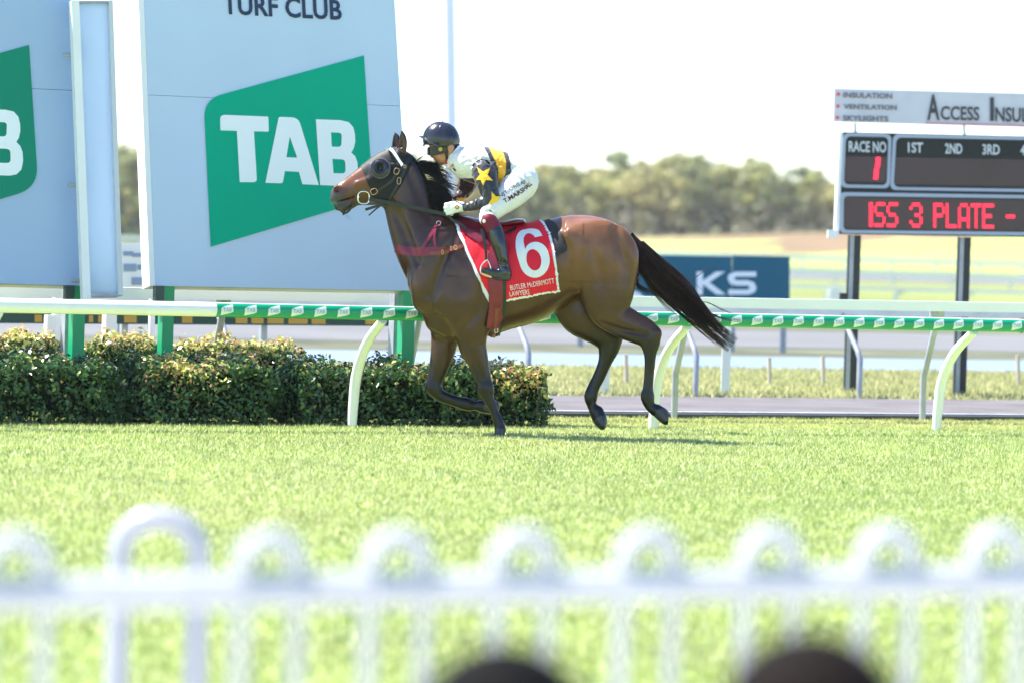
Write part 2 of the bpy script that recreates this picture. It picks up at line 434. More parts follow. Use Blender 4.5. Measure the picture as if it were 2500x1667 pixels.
# ------------------------------------------------------------------ turf blades
def blades(name, X, Y, h, wd_, label, cols):
    n = len(X); th = rng.uniform(0, 2 * math.pi, n); lean = rng.normal(0, 0.5, n); la = rng.uniform(0, 2 * math.pi, n)
    bx = np.cos(th) * wd_ / 2; by = np.sin(th) * wd_ / 2
    tx = np.cos(la) * lean * h; ty = np.sin(la) * lean * h
    V = np.empty((n, 3, 3), np.float32)
    V[:, 0] = np.stack([X - bx, Y - by, np.zeros(n)], 1); V[:, 1] = np.stack([X + bx, Y + by, np.zeros(n)], 1)
    V[:, 2] = np.stack([X + tx, Y + ty, h], 1)
    F = np.arange(n * 3, dtype=np.int32).reshape(n, 3)
    o = mobj(name, V.reshape(-1, 3), F, M_blade, loc=(0, 0, 0), cols=np.repeat(cols, 3, 0))
    return reg(o, label, 'grass', kind='stuff')
M_blade = mat('grass_blade', (1, 1, 1), 0.55, 0.35, attr=True, trans=0.5)
def lump(X, Y, f, seed):
    r_ = np.random.default_rng(seed); s_ = np.zeros(len(X))
    for i in range(6):
        a = r_.uniform(0, 6.28); q = f * r_.uniform(0.6, 1.7); s_ += np.sin((X * math.cos(a) + Y * math.sin(a)) * q + r_.uniform(0, 6.28))
    return s_ / 6
n = 860000
Y = 11.4 + (33.6 - 11.4) * rng.random(n) ** 0.85
X = (rng.random(n) * 2 - 1) * (Y * 0.150 + 1.1)
tt = (X * N.x + (Y - 29.2) * N.y); keep = (Y > 11.72 + X * 0.367) & (tt < 0.10 + 0.05 * np.sin(X * 5) + 0.03 * np.sin(X * 17))
X = X[keep]; Y = Y[keep]; n = len(X)
l1 = lump(X, Y, 7, 1); l2 = lump(X, Y, 22, 2); l3 = lump(X, Y, 1.2, 3)
h = np.clip(0.021 + 0.007 * l1 + 0.009 * l2 + rng.normal(0, 0.008, n), 0.005, 0.07)
base = np.stack([0.475 + 0.05 * l3, 0.53 + 0.03 * l3, 0.215 + 0.03 * l3], 1)
v_ = rng.random(n)[:, None]; dry = (rng.random(n) < 0.16)[:, None]
cols = base * (0.66 + 0.62 * v_); cols = np.where(dry, np.array([[0.80, 0.80, 0.52]]) * (0.8 + 0.4 * v_), cols)
dk = (rng.random(n) < 0.11)[:, None]; cols = np.where(dk, np.array([[0.16, 0.28, 0.06]]), cols)
blades('turf_grass', X, Y, h, rng.uniform(0.006, 0.013, n), 'bright short turf of the home straight', cols)
n = 60000
s_ = rng.uniform(-7, 9, n); t_ = rng.uniform(0.05, 1.74, n)
X = s_ * U.x + t_ * N.x; Y = 29.2 + s_ * U.y + t_ * N.y
cols = np.array([[0.46, 0.46, 0.20]]) * (0.7 + 0.6 * rng.random(n)[:, None])
blades('verge_grass', X, Y, rng.uniform(0.01, 0.05, n) * (0.6 + 0.5 * lump(X, Y, 9, 4)).clip(0.2, 1.2), rng.uniform(0.006, 0.012, n), 'pale dry verge grass between the turf and the kerb', cols)
n = 60000
s_ = rng.uniform(-4, 14, n); t_ = 5.5 + 7.4 * rng.random(n)
X = s_ * U.x + t_ * N.x; Y = 29.2 + s_ * U.y + t_ * N.y
cols = np.array([[0.52, 0.50, 0.25]]) * (0.6 + 0.7 * rng.random(n)[:, None])
blades('infield_blades', X, Y, rng.uniform(0.02, 0.07, n), rng.uniform(0.012, 0.03, n), 'yellowish long grass beyond the sand track', cols)

# ------------------------------------------------------------------ running rail with green sleeve
RT = -0.50                                    # the rail hangs over the course on bent posts
rail = empty('running_rail', R(0, RT, 0), 'white running rail on curved posts with a green printed sleeve behind the horse', 'rail')
zc = 0.872; rr = 0.052
sj = s_at(521, RT)
tb = MB(); tb.tube([R(-9, RT, zc), R(sj, RT, zc)], rr, 20); smooth_shade(tb.build('tube', M_white, rail))
tb = MB(); tb.tube([R(sj + 0.001, RT, zc), R(12, RT, zc)], rr * 0.985, 20); smooth_shade(tb.build('tube', mat('rail_core', (0.78, 0.76, 0.55), 0.4), rail))
# sleeve covers the side of the tube: an arc from just over the top to nearly below
v = []; f = []; na = 18; ns = 2
for i in range(2):
    sv = (sj, 12)[i]
    for a in range(na + 1):
        g = math.radians(62 - 150 * a / na)   # 62 deg above to 88 below, facing the camera
        v.append(R(sv, RT, zc) - N * math.cos(g) * rr * 1.03 + Z * math.sin(g) * rr * 1.03)
for a in range(na): f.append((a, a + 1, na + 2 + a, na + 1 + a))
smooth_shade(mobj('green_sleeve', v, f, M_green, rail))
# printed patches on the sleeve, one mesh shared
def arcpt(s0, q):                             # q = (along, up) on the sleeve at s0
    g = q[1] / rr; return -N * math.cos(g) * rr * 1.06 + Z * math.sin(g) * rr * 1.06 + U * q[0] + R(s0, RT, zc)
w2 = 0.046
patch = [(-w2, -0.040), (w2 * 0.55, -0.022), (w2, -0.012), (w2, 0.043), (-w2 * 0.5, 0.026), (-w2, 0.012)]
pv, pf = densify(*fill_loops([patch]), 0.02)
M_patch = mat('patch_print', (0.74, 0.78, 0.80), 0.45, 0.4, var=0.06, vscale=40)
M_patchtxt = mat('patch_letters', (0.30, 0.52, 0.50), 0.5)
first = None
tv, tf = text2d('TAB', 0.03); wtx = max(p[0] for p in tv)
tv = [((p[0] - wtx / 2) * 0.03 * 0.9, (p[1] - 0.45) * 0.026) for p in tv]; tv, tf = densify(tv, tf, 0.012)
px = 545.0; sp = s_at(545, RT); pitch_s = s_at(602.4, RT) - sp
for i in range(44):
    sv = sp + pitch_s * i
    if sv > 11.5: break
    if first is None:
        first = mobj('printed_patch', [arcpt(sv, p) for p in pv], pf, M_patch, rail, loc=R(sv, RT, zc))
        ft = mobj('lettering', [arcpt(sv, p) - N * 0.001 for p in tv], tf, M_patchtxt, first, loc=R(sv, RT, zc))
    else:
        c = copy_obj(first, rail, R(sv, RT, zc) - WLOC[rail.name]); copy_obj(ft, c, (0, 0, 0))
def bent_post(px, parent):
    s0 = s_at(px, 0.0)
    pts = spline([(s0, 0.02, -0.05), (s0, 0.0, 0.2), (s0, -0.05, 0.42), (s0, -0.22, 0.64), (s0, RT, zc - 0.05)], 16)
    m = MB(); m.tube([R(*p) for p in pts], [0.034 + 0.006 * math.sin(i / 15 * 3.14) for i in range(16)], 12)
    return smooth_shade(m.build('post', M_white, parent))
for px in (-60, 866, 1601, 2294, 2940): bent_post(px, rail)
# clip under the sleeve end on the right
m = MB(); m.tube([R(s_at(2490, RT), RT, zc) + (-N * math.cos(a) + Z * math.sin(a)) * (rr + 0.006) for a in np.linspace(-1.7, 0.5, 8)], 0.006, 6)
m.build('clip', M_grey, rail)

# ------------------------------------------------------------------ second and third rails over the sand track
def rail2(name, label, t, tb_, pxs, zr, zthick, th_r, posts, mat_r, mat_p, dirn):
    """box-section rail at course line t; posts bend towards dirn"""
    a, b = [P(px, py, 1) for px, py in pxs]
    e = empty(name, R(0, t, 0), label, 'rail')
    ends = []
    for px, py in pxs:
        q = onplane(px, py, R(0, t), N); ends.append(q)
    d = (ends[1] - ends[0]); p0 = ends[0] - d * 0.3; p1 = ends[1] + d * 0.4
    m = MB(); m.quadbox(p0 - Z * zthick, p1 - Z * zthick, p1 + Z * zthick, p0 + Z * zthick, N * th_r)
    m.build('rail_bar', mat_r, e)
    for px in posts:
        s0 = s_at(px, tb_); q = R(s0, tb_)
        top = p0 + d.normalized() * ((q - p0).dot(d.normalized()) + 0.0); zt = top.z - zthick + 0.02
        pts = [(s0, tb_, -0.03), (s0, tb_, 0.38), (s0 + 0.0, tb_ + (t - tb_) * 0.15, 0.46), (s0, t + 0.03, zt)]
        m = MB(); m.tube([R(*p) for p in pts], 0.028, 10); smooth_shade(m.build('post', mat_p, e))
        m = MB(); m.box(R(s0, t + 0.07, zt - 0.02), U * 0.05, N * 0.04, Z * 0.05); m.build('bracket', M_grey, e)
    return e
rail2('track_rail', 'white flat-topped rail on grey bent posts along the near edge of the sand track', 1.45, 1.70, ((0, 711), (2500, 752)), .95, 0.042, 0.10,
      (-200, 520, 1000, 1650, 2256, 2900), M_white, M_grey, 1)
rail2('inner_rail', 'white rail on grey bent posts along the far edge of the sand track', 6.0, 5.65, ((0, 734), (2500, 768)), .95, 0.036, 0.10,
      (560, 1290, 1700, 2100, 2560), M_whitedull, M_grey, -1)
# dark banner with gold lettering blocks hung on the inner rail, left
ban = empty('rail_banner', R(s_at(450, 6.4), 6.4, 0), 'dark green banner with gold lettering hung behind the hedges', 'banner')
q0 = onplane(-60, 764, R(0, 6.4), N); q1 = onplane(1010, 772, R(0, 6.4), N); q2 = onplane(1010, 797, R(0, 6.4), N); q3 = onplane(-60, 789, R(0, 6.4), N)
m = MB(); m.quadbox(q3, q2, q1, q0, N * 0.02); m.build('cloth', mat('banner_green', (0.015, 0.06, 0.045), 0.6), ban)
M_gold = mat('banner_gold', (0.50, 0.30, 0.05), 0.6)
for a, b in ((78, 95), (108, 118), (206, 216), (228, 246), (290, 320), (430, 455), (561, 590), (600, 630), (640, 680), (692, 740), (750, 785), (886, 912)):
    f0 = (a + 60) / 1070; f1 = (b + 60) / 1070
    m = MB(); A = q0.lerp(q1, f0); B = q0.lerp(q1, f1); C = q3.lerp(q2, f1); D = q3.lerp(q2, f0)
    m.quadbox(D.lerp(A, .15), C.lerp(B, .15), C.lerp(B, .85), D.lerp(A, .85), -N * 0.006); m.build('gold_letter_block', M_gold, ban)
for px in (-40, 300, 640, 985):
    m = MB(); m.box(R(s_at(px, 6.47), 6.47, 0.35), U * 0.03, N * 0.03, Z * 0.4); m.build('stand', M_grey, ban)

# farther white rails across the infield
def far_rail(name, label, Yd, py0, py1, h, n, th=0.10, rt=0.75):
    e = empty(name, (0, Yd, 0), label, 'rail', None)
    z1 = rt
    xs = np.linspace(-Yd * 0.19, Yd * 0.19, n)
    m = MB(); m.box((0, Yd, gz(0, Yd) + z1), (Yd * 0.2, 0, 0), (0, 0.05, 0), (0, 0, th)); m.build('rail_bar', M_white, e)
    pm = None
    for x in xs:
        if pm is None:
            m = MB(); m.tube([(x, Yd + 0.02, -0.02), (x, Yd + 0.02, z1 * 0.55), (x + 0.25, Yd + 0.06, z1 - 0.01)], 0.06, 8); pm = m.build('post', M_white, e, loc=(x, Yd, 0)); 
        else: copy_obj(pm, e, (x, 0, 0))
    return e
far_rail('far_rail', 'lowest and nearest of the thin white rails across the infield', 104, 0, 0, 0.5, 22, 0.05, 0.36)
far_rail('far_rail', 'middle thin white rail across the infield beside the pale far track', 150, 0, 0, 0.5, 26, 0.10, 0.45)
far_rail('far_rail', 'farthest white rail across the infield with evenly spaced posts', 220, 0, 0, 0.5, 34, 0.13, 0.78)
# pale stakes in the infield
for i, (px, py0, py1, lab) in enumerate(((2011, 868, 942, 'thin pale wooden stake left of the black scoreboard post'), (2487, 866, 940, 'thin pale wooden stake at the right edge behind the rail'),
        (1880, 872, 942, 'thin pale wooden stake in the infield behind the tail end'), (1530, 866, 938, 'thin pale wooden stake seen between the hind legs'))):
    g = G(px, py1); top = P(px - 2, py0, g.y)
    m = MB(); m.tube([g - Z * 0.05, top], 0.022, 8); reg(m.build('stake', mat('stake_wood', (0.55, 0.47, 0.40), 0.8), None), lab, 'stake', 'stakes in the infield')
for px, pyb, pyt, lab, t in ((1770, 961, 800, 'white square post standing beyond the sand track under the tail', 0), (1476, 961, 800, 'white square post behind the raised far hind leg', 0)):
    g = G(px, pyb); tp = P(px, pyt, g.y); m = MB(); m.box((g.x, g.y, tp.z / 2), (0.042, 0, 0), (0, 0.042, 0), (0, 0, tp.z / 2))
    reg(m.build('white_post', M_white), lab, 'post', 'white posts beyond the sand track')

# ------------------------------------------------------------------ big signs by the winning post
LEAN = 0.195
ST = 1.0
SN = (N + Z * (-LEAN)).normalized()           # into the sign
SUP = (Z + N * LEAN).normalized()
SQ = R(0, ST, 0.75)
def SP(px, py, off=0.0): return onplane(px * S, py * S, SQ, SN) - SN * off
M_sign = mat('sign_panel', (0.49, 0.605, 0.78), 0.45, 0.4, var=0.03, vscale=1.2, bump=0.01, bscale=4)
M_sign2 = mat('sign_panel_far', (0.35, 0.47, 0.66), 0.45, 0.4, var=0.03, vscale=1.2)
M_edge = mat('sign_edge', (0.80, 0.81, 0.84), 0.4)
M_tab = mat('logo_green', (0.0, 0.36, 0.23), 0.6, 0.1, var=0.03, vscale=2)
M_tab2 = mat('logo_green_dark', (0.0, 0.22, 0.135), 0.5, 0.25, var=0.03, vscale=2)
M_tabw = mat('logo_white', (0.80, 0.84, 0.88), 0.45)
M_navy = mat('sign_navy', (0.012, 0.028, 0.075), 0.5)
def ext(a, b, k): return (a[0] + (b[0] - a[0]) * k, a[1] + (b[1] - a[1]) * k)
TLc, BLc, TRc, BRc = (331, 0), (357, 657), (906, 0), (945, 668)
seamL, seamR = 0.333, 0.366                   # panel joint as a fraction from the top edge
def sign(name, label, TL, BL, TR, BR, fl, fr, ms, me):
    e = empty(name, tuple(SP(*((BL[0] + BR[0]) / 2, (BL[1] + BR[1]) / 2)) - Z * 0.7), label, 'sign')
    up = -0.45
    tl, tr = ext(TL, BL, up), ext(TR, BR, up); ml, mr = ext(TL, BL, fl), ext(TR, BR, fr)
    g = 0.5
    def slab(a, b, c, d, nm):
        m = MB(); m.quadbox(SP(*d), SP(*c), SP(*b), SP(*a), SN * 0.05); m.build(nm, ms, e)
    slab(tl, tr, (mr[0], mr[1] - g), (ml[0], ml[1] - g), 'panel'); slab((ml[0], ml[1] + g), (mr[0], mr[1] + g), BR, BL, 'panel')
    m = MB(); m.quadbox(SP(*BL, -0.051), SP(*BR, -0.051), SP(*tr, -0.051), SP(*tl, -0.051), SN * 0.10); m.build('backing_box', me, e)
    w = 13                                     # bright return along the left side
    m = MB(); m.quadbox(SP(BL[0] - w, BL[1]), SP(BL[0] - 0.4, BL[1]), SP(tl[0] - 0.4, tl[1]), SP(tl[0] - w, tl[1]), SN * 0.16); m.build('edge_trim', me, e)
    return e
s1 = sign('sign', 'tall pale blue board reading TURF CLUB with a green TAB logo behind the horse head', TLc, BLc, TRc, BRc, seamL, seamR, M_sign, M_edge)
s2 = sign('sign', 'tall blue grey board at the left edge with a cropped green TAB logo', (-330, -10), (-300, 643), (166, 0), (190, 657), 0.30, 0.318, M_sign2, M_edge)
k5 = 540 / 1568 / S; ox, oy = 440 / S, 100 / S
def tp(x, y): return (ox + x * k5, oy + y * k5)
def logo(e, dx, dy, mg, mw_, sub=1.0):
    bx = [tp(*p) for p in ((165, 418), (1300, 107), (1365, 1118), (215, 1462))]
    lp = round_poly(bx, [44, 0, 50, 0], 10)
    lt = lambda p: SP(p[0] + dx, p[1] + dy, 0.004)
    vv, ff = fill_loops([lp]); bg_ = flat_decal('logo_shape', vv, ff, lt, mg, e, -SN * 0.004)
    lt2 = lambda p: SP(p[0] + dx, p[1] + dy, 0.010)
    T_ = round_poly([tp(*p) for p in ((278, 527), (620, 541), (624, 648), (518, 645), (540, 1006), (418, 1005), (398, 642), (282, 638))], [12, 3, 3, 0, 9, 2, 0, 2], 5)
    A_ = round_poly([tp(*p) for p in ((695, 543), (833, 548), (978, 1026), (862, 1020), (838, 933), (738, 927), (722, 1014), (600, 1010))], [4, 16, 1, 1, 0, 0, 5, 1], 6)
    Ah = [tp(*p) for p in ((772, 680), (826, 832), (748, 829))]
    B_ = [tp(*p) for p in ((958, 560), (1130, 566), (1190, 580), (1222, 616), (1234, 665), (1236, 720), (1226, 765), (1208, 795), (1235, 822), (1252, 866), (1256, 930), (1244, 990), (1210, 1024), (1160, 1034), (988, 1026))]
    Bh1 = round_poly([tp(*p) for p in ((1064, 652), (1142, 656), (1138, 756), (1070, 754))], [0, 8, 8, 0], 4)
    Bh2 = round_poly([tp(*p) for p in ((1074, 840), (1166, 845), (1168, 944), (1082, 942))], [0, 9, 9, 0], 4)
    for lps in ((T_,), (A_, Ah), (B_, Bh1, Bh2)):
        vv, ff = fill_loops(lps); flat_decal('logo_letter', vv, ff, lt2, mw_, bg_, -SN * 0.003)
logo(s1, 0, 0, M_tab, M_tabw)
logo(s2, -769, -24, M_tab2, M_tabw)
tv, tf = text2d('TURF CLUB', 0.022, 0.80, 1.02)
wt = max(p[0] for p in tv)
def turf(p): 
    u = p[0] / wt; bx, by = 513 + (785 - 513) * u, 32 + (46 - 32) * u; return SP(bx - p[1] * 2.4, by - p[1] * 46, 0.004)
flat_decal('lettering', tv, tf, turf, M_navy, s1, -SN * 0.004)
# legs under the boards
def leg(e, px0, px1, pyt, m, name, t, depth=0.10, thick=0.1):
    a = onplane(px0 * S, 800 * S, R(0, t), N); b = onplane(px1 * S, 800 * S, R(0, t), N)
    c = (a + b) / 2; w = (b - a).length / 2; zt = onplane((px0 + px1) / 2 * S, pyt * S, R(0, t), N).z
    mb = MB(); mb.box((c.x, c.y, zt / 2), U * w, N * depth / 2, Z * (zt / 2)); return mb.build(name, m, e)
leg(s1, 366, 392, 656, M_gpost, 'leg', 1.12); leg(s1, 917, 945, 664, M_gpost, 'leg', 1.12); leg(s1, 897, 914, 664, M_grey, 'stay', 1.30)
leg(s2, 161, 188, 654, M_gpost, 'leg', 1.12); leg(s2, 143, 158, 654, M_grey, 'stay', 1.30); leg(s2, -220, -190, 640, M_gpost, 'leg', 1.12)
# knee brackets bolted to the tops of the green legs
for e, x in ((s1, 364), (s2, 158)):
    a = onplane(x * S, 676 * S, R(0, 1.05), N); mb = MB(); mb.box(a, U * 0.035, N * 0.03, Z * 0.06); mb.build('bracket', mat('bracket_dark', (0.02, 0.05, 0.05), 0.4), e)
# lit box column between the boards
FQ = R(0, 0.80, 0.75)
def FP(px, py, off=0.0): return onplane(px * S, py * S, FQ, SN) - SN * off
col = empty('panel_column', tuple(FP(235, 690) - Z * 0.6), 'narrow light blue panel in a white frame between the two boards', 'panel column')
mgl = mat('column_panel', (0.80, 0.90, 1.0), 0.25, 0.5, var=0.02, vscale=0.8, trans=0.82)
m = MB(); m.quadbox(FP(208, 674), FP(268, 674), FP(247, 9), FP(181, 9), SN * 0.02); m.build('panel', mgl, col)
m = MB(); m.quadbox(FP(189, 690, .02), FP(207, 690, .02), FP(180, 3, .02), FP(162, 3, .02), SN * 0.06); m.build('frame_post', M_white, col)
m = MB(); m.quadbox(FP(270, 680, .02), FP(281, 680, .02), FP(257, 3, .02), FP(248, 3, .02), SN * 0.06); m.build('frame_post', mat('frame_grey', (0.55, 0.58, 0.64), 0.4), col)
m = MB(); m.quadbox(FP(180, 9, .018), FP(248, 9, .018), FP(248, 4, .018), FP(180, 4, .018), SN * 0.05); m.build('frame_top', M_grey, col)
m = MB(); m.quadbox(FP(207, 683, .018), FP(270, 683, .018), FP(270, 675, .018), FP(207, 675, .018), SN * 0.05); m.build('frame_foot', M_grey, col)
for y0 in (120, 420, 640):
    a = FP(150 + y0 * .038, y0, -0.10); b = FP(200 + y0 * .04, y0 + 2, -0.06); mb = MB(); mb.tube([a, b], 0.015, 8); mb.build('bracket', M_grey, col)
# white posts and notice board glimpsed between them
def wpost(px0, px1, pyt, t, lab, cap=False):
    a = onplane(px0 * S, 800 * S, R(0, t), N); b = onplane(px1 * S, 800 * S, R(0, t), N); c = (a + b) / 2; w = (b - a).length / 2
    zt = onplane((px0 + px1) / 2 * S, pyt * S, R(0, t), N).z
    e = empty('white_post', (c.x, c.y, 0), lab, 'post')
    mb = MB(); mb.box((c.x, c.y, zt / 2), U * w, N * w, Z * (zt / 2)); mb.build('shaft', M_white, e)
    if cap:
        mb = MB(); q = Vector((c.x, c.y, zt)); r_ = w * 1.5
        mb.add([q + U * r_ + N * r_, q - U * r_ + N * r_, q - U * r_ - N * r_, q + U * r_ - N * r_, q + Z * 0.12] +
               [q + U * r_ + N * r_ - Z * 0.10, q - U * r_ + N * r_ - Z * 0.10, q - U * r_ - N * r_ - Z * 0.10, q + U * r_ - N * r_ - Z * 0.10],
               [(0, 1, 4), (1, 2, 4), (2, 3, 4), (3, 0, 4), (0, 5, 6, 1), (1, 6, 7, 2), (2, 7, 8, 3), (3, 8, 5, 0), (8, 7, 6, 5)]); mb.build('cap', M_white, e)
    return e
wpost(120, 140, 672, 2.6, 'broad white post under the left board behind the hedge')
e = wpost(103, 124, 724, 2.45, 'short white bollard beside the broad white post under the left board')
wpost(237, 262, 700, 2.6, 'white post below the light blue panel column')
wpost(341, 352, 478, 3.4, 'tall white post with a pointed cap beside the left edge of the TURF CLUB board', True)
nb = empty('notice_board', tuple(onplane(310 * S, 800 * S, R(0, 7.5), N)), 'small white notice board with blurred blue lines seen between the tall boards', 'notice board')
def NB(px, py, off=0.0): return onplane(px * S, py * S, R(0, 7.5), N) - N * off
m = MB(); m.quadbox(NB(270, 668), NB(352, 668), NB(352, 558), NB(270, 558), N * 0.04); m.build('board', M_white, nb)
M_nb = mat('notice_blue', (0.25, 0.33, 0.48), 0.6)
for (a, b, y0, y1) in ((283, 305, 578, 588), (303, 330, 582, 591), (284, 312, 607, 624), (315, 330, 609, 620), (302, 326, 638, 655)):
    m = MB(); m.quadbox(NB(a, y1, .012), NB(b, y1, .012), NB(b, y0, .012), NB(a, y0, .012), N * 0.006); m.build('printed_line', M_nb, nb)
for x in (276, 345):
    a = NB(x, 668); mb = MB(); mb.box((a.x, a.y + 0.03, a.z / 2), U * 0.03, N * 0.02, Z * (a.z / 2)); mb.build('leg', M_grey, nb)
# flag pole
g = P(1090, 700, 62); m = MB(); m.tube([(g.x, 62, 0), (g.x + 0.0, 62, 3), P(1094, -60, 62)], [0.10, 0.095, 0.09], 12)
fp = empty('flag_pole', (g.x, 62, 0), 'tall thin pale pole rising behind the jockey cap', 'pole')
smooth_shade(m.build('shaft', mat('pole_pale', (0.88, 0.90, 0.92), 0.4), fp)); 
m = MB(); m.box((g.x, 62, 0.05), (0.15, 0, 0), (0, 0.15, 0), (0, 0, 0.05)); m.build('base', M_grey, fp)

# ------------------------------------------------------------------ blue advertising board
BY = 52.0
def BP(px, py, off=0.0): return P(px, py, BY - off)
M_blue = mat('board_blue', (0.0, 0.10, 0.165), 0.4, 0.4, var=0.06, vscale=1.5)
bb = empty('advertising_board', (P(1700, 800, BY).x, BY, 0), 'teal blue board with white letters KS behind the tail', 'advertising board')
for x0, x1 in ((1400, 1787), (1788.2, 1928)):
    m = MB(); m.quadbox(BP(x0, 741 - 0), BP(x1, 744), BP(x1, 627), BP(x0, 620 + (x0 - 1400) * 0.012), (0, 0.05, 0)); m.build('panel', M_blue, bb)
m = MB(); m.quadbox(BP(1470, 742, .012), BP(1590, 742, .012), BP(1560, 715, .012), BP(1520, 700, .012), (0, 0.01, 0)); m.build('white_sweep', M_tabw, bb)
K_ = [(1701, 664), (1716, 664), (1716, 686), (1748, 664), (1770, 664), (1732, 690), (1772, 720), (1749, 720), (1716, 695), (1716, 720), (1701, 720)]
S_ = [(1846, 664), (1796, 664), (1780, 670), (1776, 680), (1782, 693), (1797, 698), (1825, 698), (1831, 702), (1826, 708), (1778, 708), (1778, 720), (1828, 720), (1843, 714), (1847, 703), (1841, 690), (1826, 685), (1798, 685), (1792, 681), (1797, 676), (1846, 676)]
for L_ in (K_, S_):
    tv, tf = fill_loops([L_]); flat_decal('letter', tv, tf, lambda p: BP(p[0], p[1], 0.012), M_tabw, bb, Vector((0, -0.006, 0)))
for i in range(14):
    x = 1715 + i * 9.4
    m = MB(); m.quadbox(BP(x, 733, .012), BP(x + 5, 733, .012), BP(x + 5, 729, .012), BP(x, 729, .012), (0, 0.005, 0)); m.build('small_print', mat('print_pale', (0.25, 0.42, 0.52), 0.5), bb)
for x in (1420, 1600, 1790, 1915):
    a = BP(x, 742); mb = MB(); mb.box((a.x, BY + 0.06, a.z / 2), (0.04, 0, 0), (0, 0.03, 0), (0, 0, a.z / 2)); mb.build('leg', M_grey, bb)

# ------------------------------------------------------------------ scoreboard
SY = 38.6
sb = empty('scoreboard', (P(2300, 900, SY).x, SY, 0), 'black electronic race board with red LED text on two black posts', 'scoreboard')
c7 = 520 / 1989.0
def C7(x, y): return (1980 + x * c7, 190 + y * c7)
def S7(x, y, off=0.0): 
    p = C7(x, y); return P(p[0], p[1], SY - off)
M_sb = mat('board_black', (0.012, 0.014, 0.016), 0.5, 0.4, var=0.2, vscale=3)
M_led = mat('led_window', (0.045, 0.020, 0.028), 0.25, 0.5, var=0.12, vscale=2)
M_frame = mat('board_frame', (0.36, 0.42, 0.54), 0.5)
M_letter = mat('board_letters', (0.62, 0.66, 0.72), 0.5)
M_red = mat('led_red', (1.0, 0.015, 0.05), 0.4, emit=0.9)
m = MB(); m.quadbox(S7(262, 1462), S7(3400, 1512), S7(3400, 580), S7(300, 510), (0, 0.25, 0)); m.build('cabinet', M_sb, sb)
m = MB(); m.quadbox(S7(228, 1462, .02), S7(262, 1462, .02), S7(300, 510, .02), S7(268, 510, .02), (0, 0.27, 0)); m.build('side_panel', M_white, sb)
m = MB(); m.box(S7(200, 1460), (0.05, 0, 0), (0, 0.05, 0), (0, 0, 0.04)); m.build('lamp_housing', M_white, sb)
def frame7(pts, rad, w, nm='frame'):
    out = round_poly(pts, [rad] * 4, 6); cx = sum(p[0] for p in pts) / 4; cy = sum(p[1] for p in pts) / 4
    x0 = min(p[0] for p in pts); x1 = max(p[0] for p in pts); y0 = min(p[1] for p in pts); y1 = max(p[1] for p in pts)
    inn = [(cx + (p[0] - cx) * (1 - 2 * w / (x1 - x0)), cy + (p[1] - cy) * (1 - 2 * w / (y1 - y0))) for p in out]
    vv, ff = fill_loops([out, inn]); fr = flat_decal(nm, vv, ff, lambda p: S7(p[0], p[1], 0.008), M_frame, sb, Vector((0, -0.012, 0)))
    return fr
frame7(((300, 518), (752, 528), (735, 1036), (275, 1028)), 60, 30)
frame7(((765, 528), (3370, 585), (3370, 1092), (738, 1050)), 60, 32)
frame7(((270, 1070), (3370, 1120), (3370, 1495), (265, 1452)), 50, 36)
for q in (((320, 735), (715, 738), (700, 980), (312, 975)), ((790, 745), (3330, 790), (3330, 1040), (775, 1000)), ((305, 1115), (3330, 1165), (3330, 1455), (300, 1412))):
    m = MB(); m.quadbox(S7(*q[3], .004), S7(*q[2], .004), S7(*q[1], .004), S7(*q[0], .004), (0, 0.003, 0)); m.build('display_window', M_led, sb)
def txt7(t, x0, x1, yb, yt, m_, bold=0.02, slope=0.022, off=0.012, parent=sb, nm='lettering', th=0.006):
    tv, tf = text2d(t, bold); wt = max(p[0] for p in tv)
    return flat_decal(nm, tv, tf, lambda p: S7(x0 + (x1 - x0) * p[0] / wt, yb - (yb - yt) * p[1] + (x1 - x0) * p[0] / wt * slope, off), m_, parent, Vector((0, -th, 0)))
txt7('RACE NO', 352, 702, 690, 590, M_letter); txt7('1ST', 905, 1045, 698, 603, M_letter); txt7('2ND', 1252, 1412, 708, 612, M_letter)
txt7('3RD', 1600, 1762, 716, 620, M_letter); txt7('4TH', 1955, 2115, 724, 628, M_letter)
m = MB()
for y0, y1, x in ((745, 838, 622), (845, 950, 606)):
    m.quadbox(S7(x - 22, y1, .02), S7(x + 18, y1, .02), S7(x + 26, y0, .02), S7(x - 12, y0, .02), (0, 0.012, 0))
m.build('led_digit', M_red, sb)
FONT = {'I': ['111', '010', '010', '010', '010', '010', '111'], 'S': ['01111', '10000', '10000', '01110', '00001', '00001', '11110'],
        '3': ['01110', '10001', '00001', '00110', '00001', '10001', '01110'], 'P': ['11110', '10001', '10001', '11110', '10000', '10000', '10000'],
        'L': ['10000', '10000', '10000', '10000', '10000', '10000', '11111'], 'A': ['01110', '10001', '10001', '10001', '11111', '10001', '10001'],
        'T': ['11111', '00100', '00100', '00100', '00100', '00100', '00100'], 'E': ['11111', '10000', '10000', '11110', '10000', '10000', '11111'],
        '-': ['00000', '00000', '00000', '1111', '00000', '00000', '00000'], 'i': ['1', '1', '1', '1', '1', '1', '1']}
for ch, x0, x1 in (('i', 545, 575), ('S', 592, 692), ('S', 708, 812), ('3', 922, 1040), ('P', 1145, 1250), ('L', 1262, 1358), ('A', 1376, 1480), ('T', 1494, 1590), ('E', 1602, 1708), ('-', 1822, 1925)):
    m = MB(); g = FONT[ch]; nc = max(len(r_) for r_ in g)
    for j, row in enumerate(g):
        for i, c in enumerate(row):
            if c == '1':
                x = x0 + (x1 - x0) * ((i + .5) / nc); y = 1165 + (x - 500) * 0.014 + j * 33 + 14; w = (x1 - x0) / nc * 0.46 if nc > 1 else 15
                m.quadbox(S7(x - w, y + 14, .016), S7(x + w, y + 14, .016), S7(x + w, y - 14, .016), S7(x - w, y - 14, .016), (0, 0.01, 0))
    m.build('led_letter', M_red, sb)
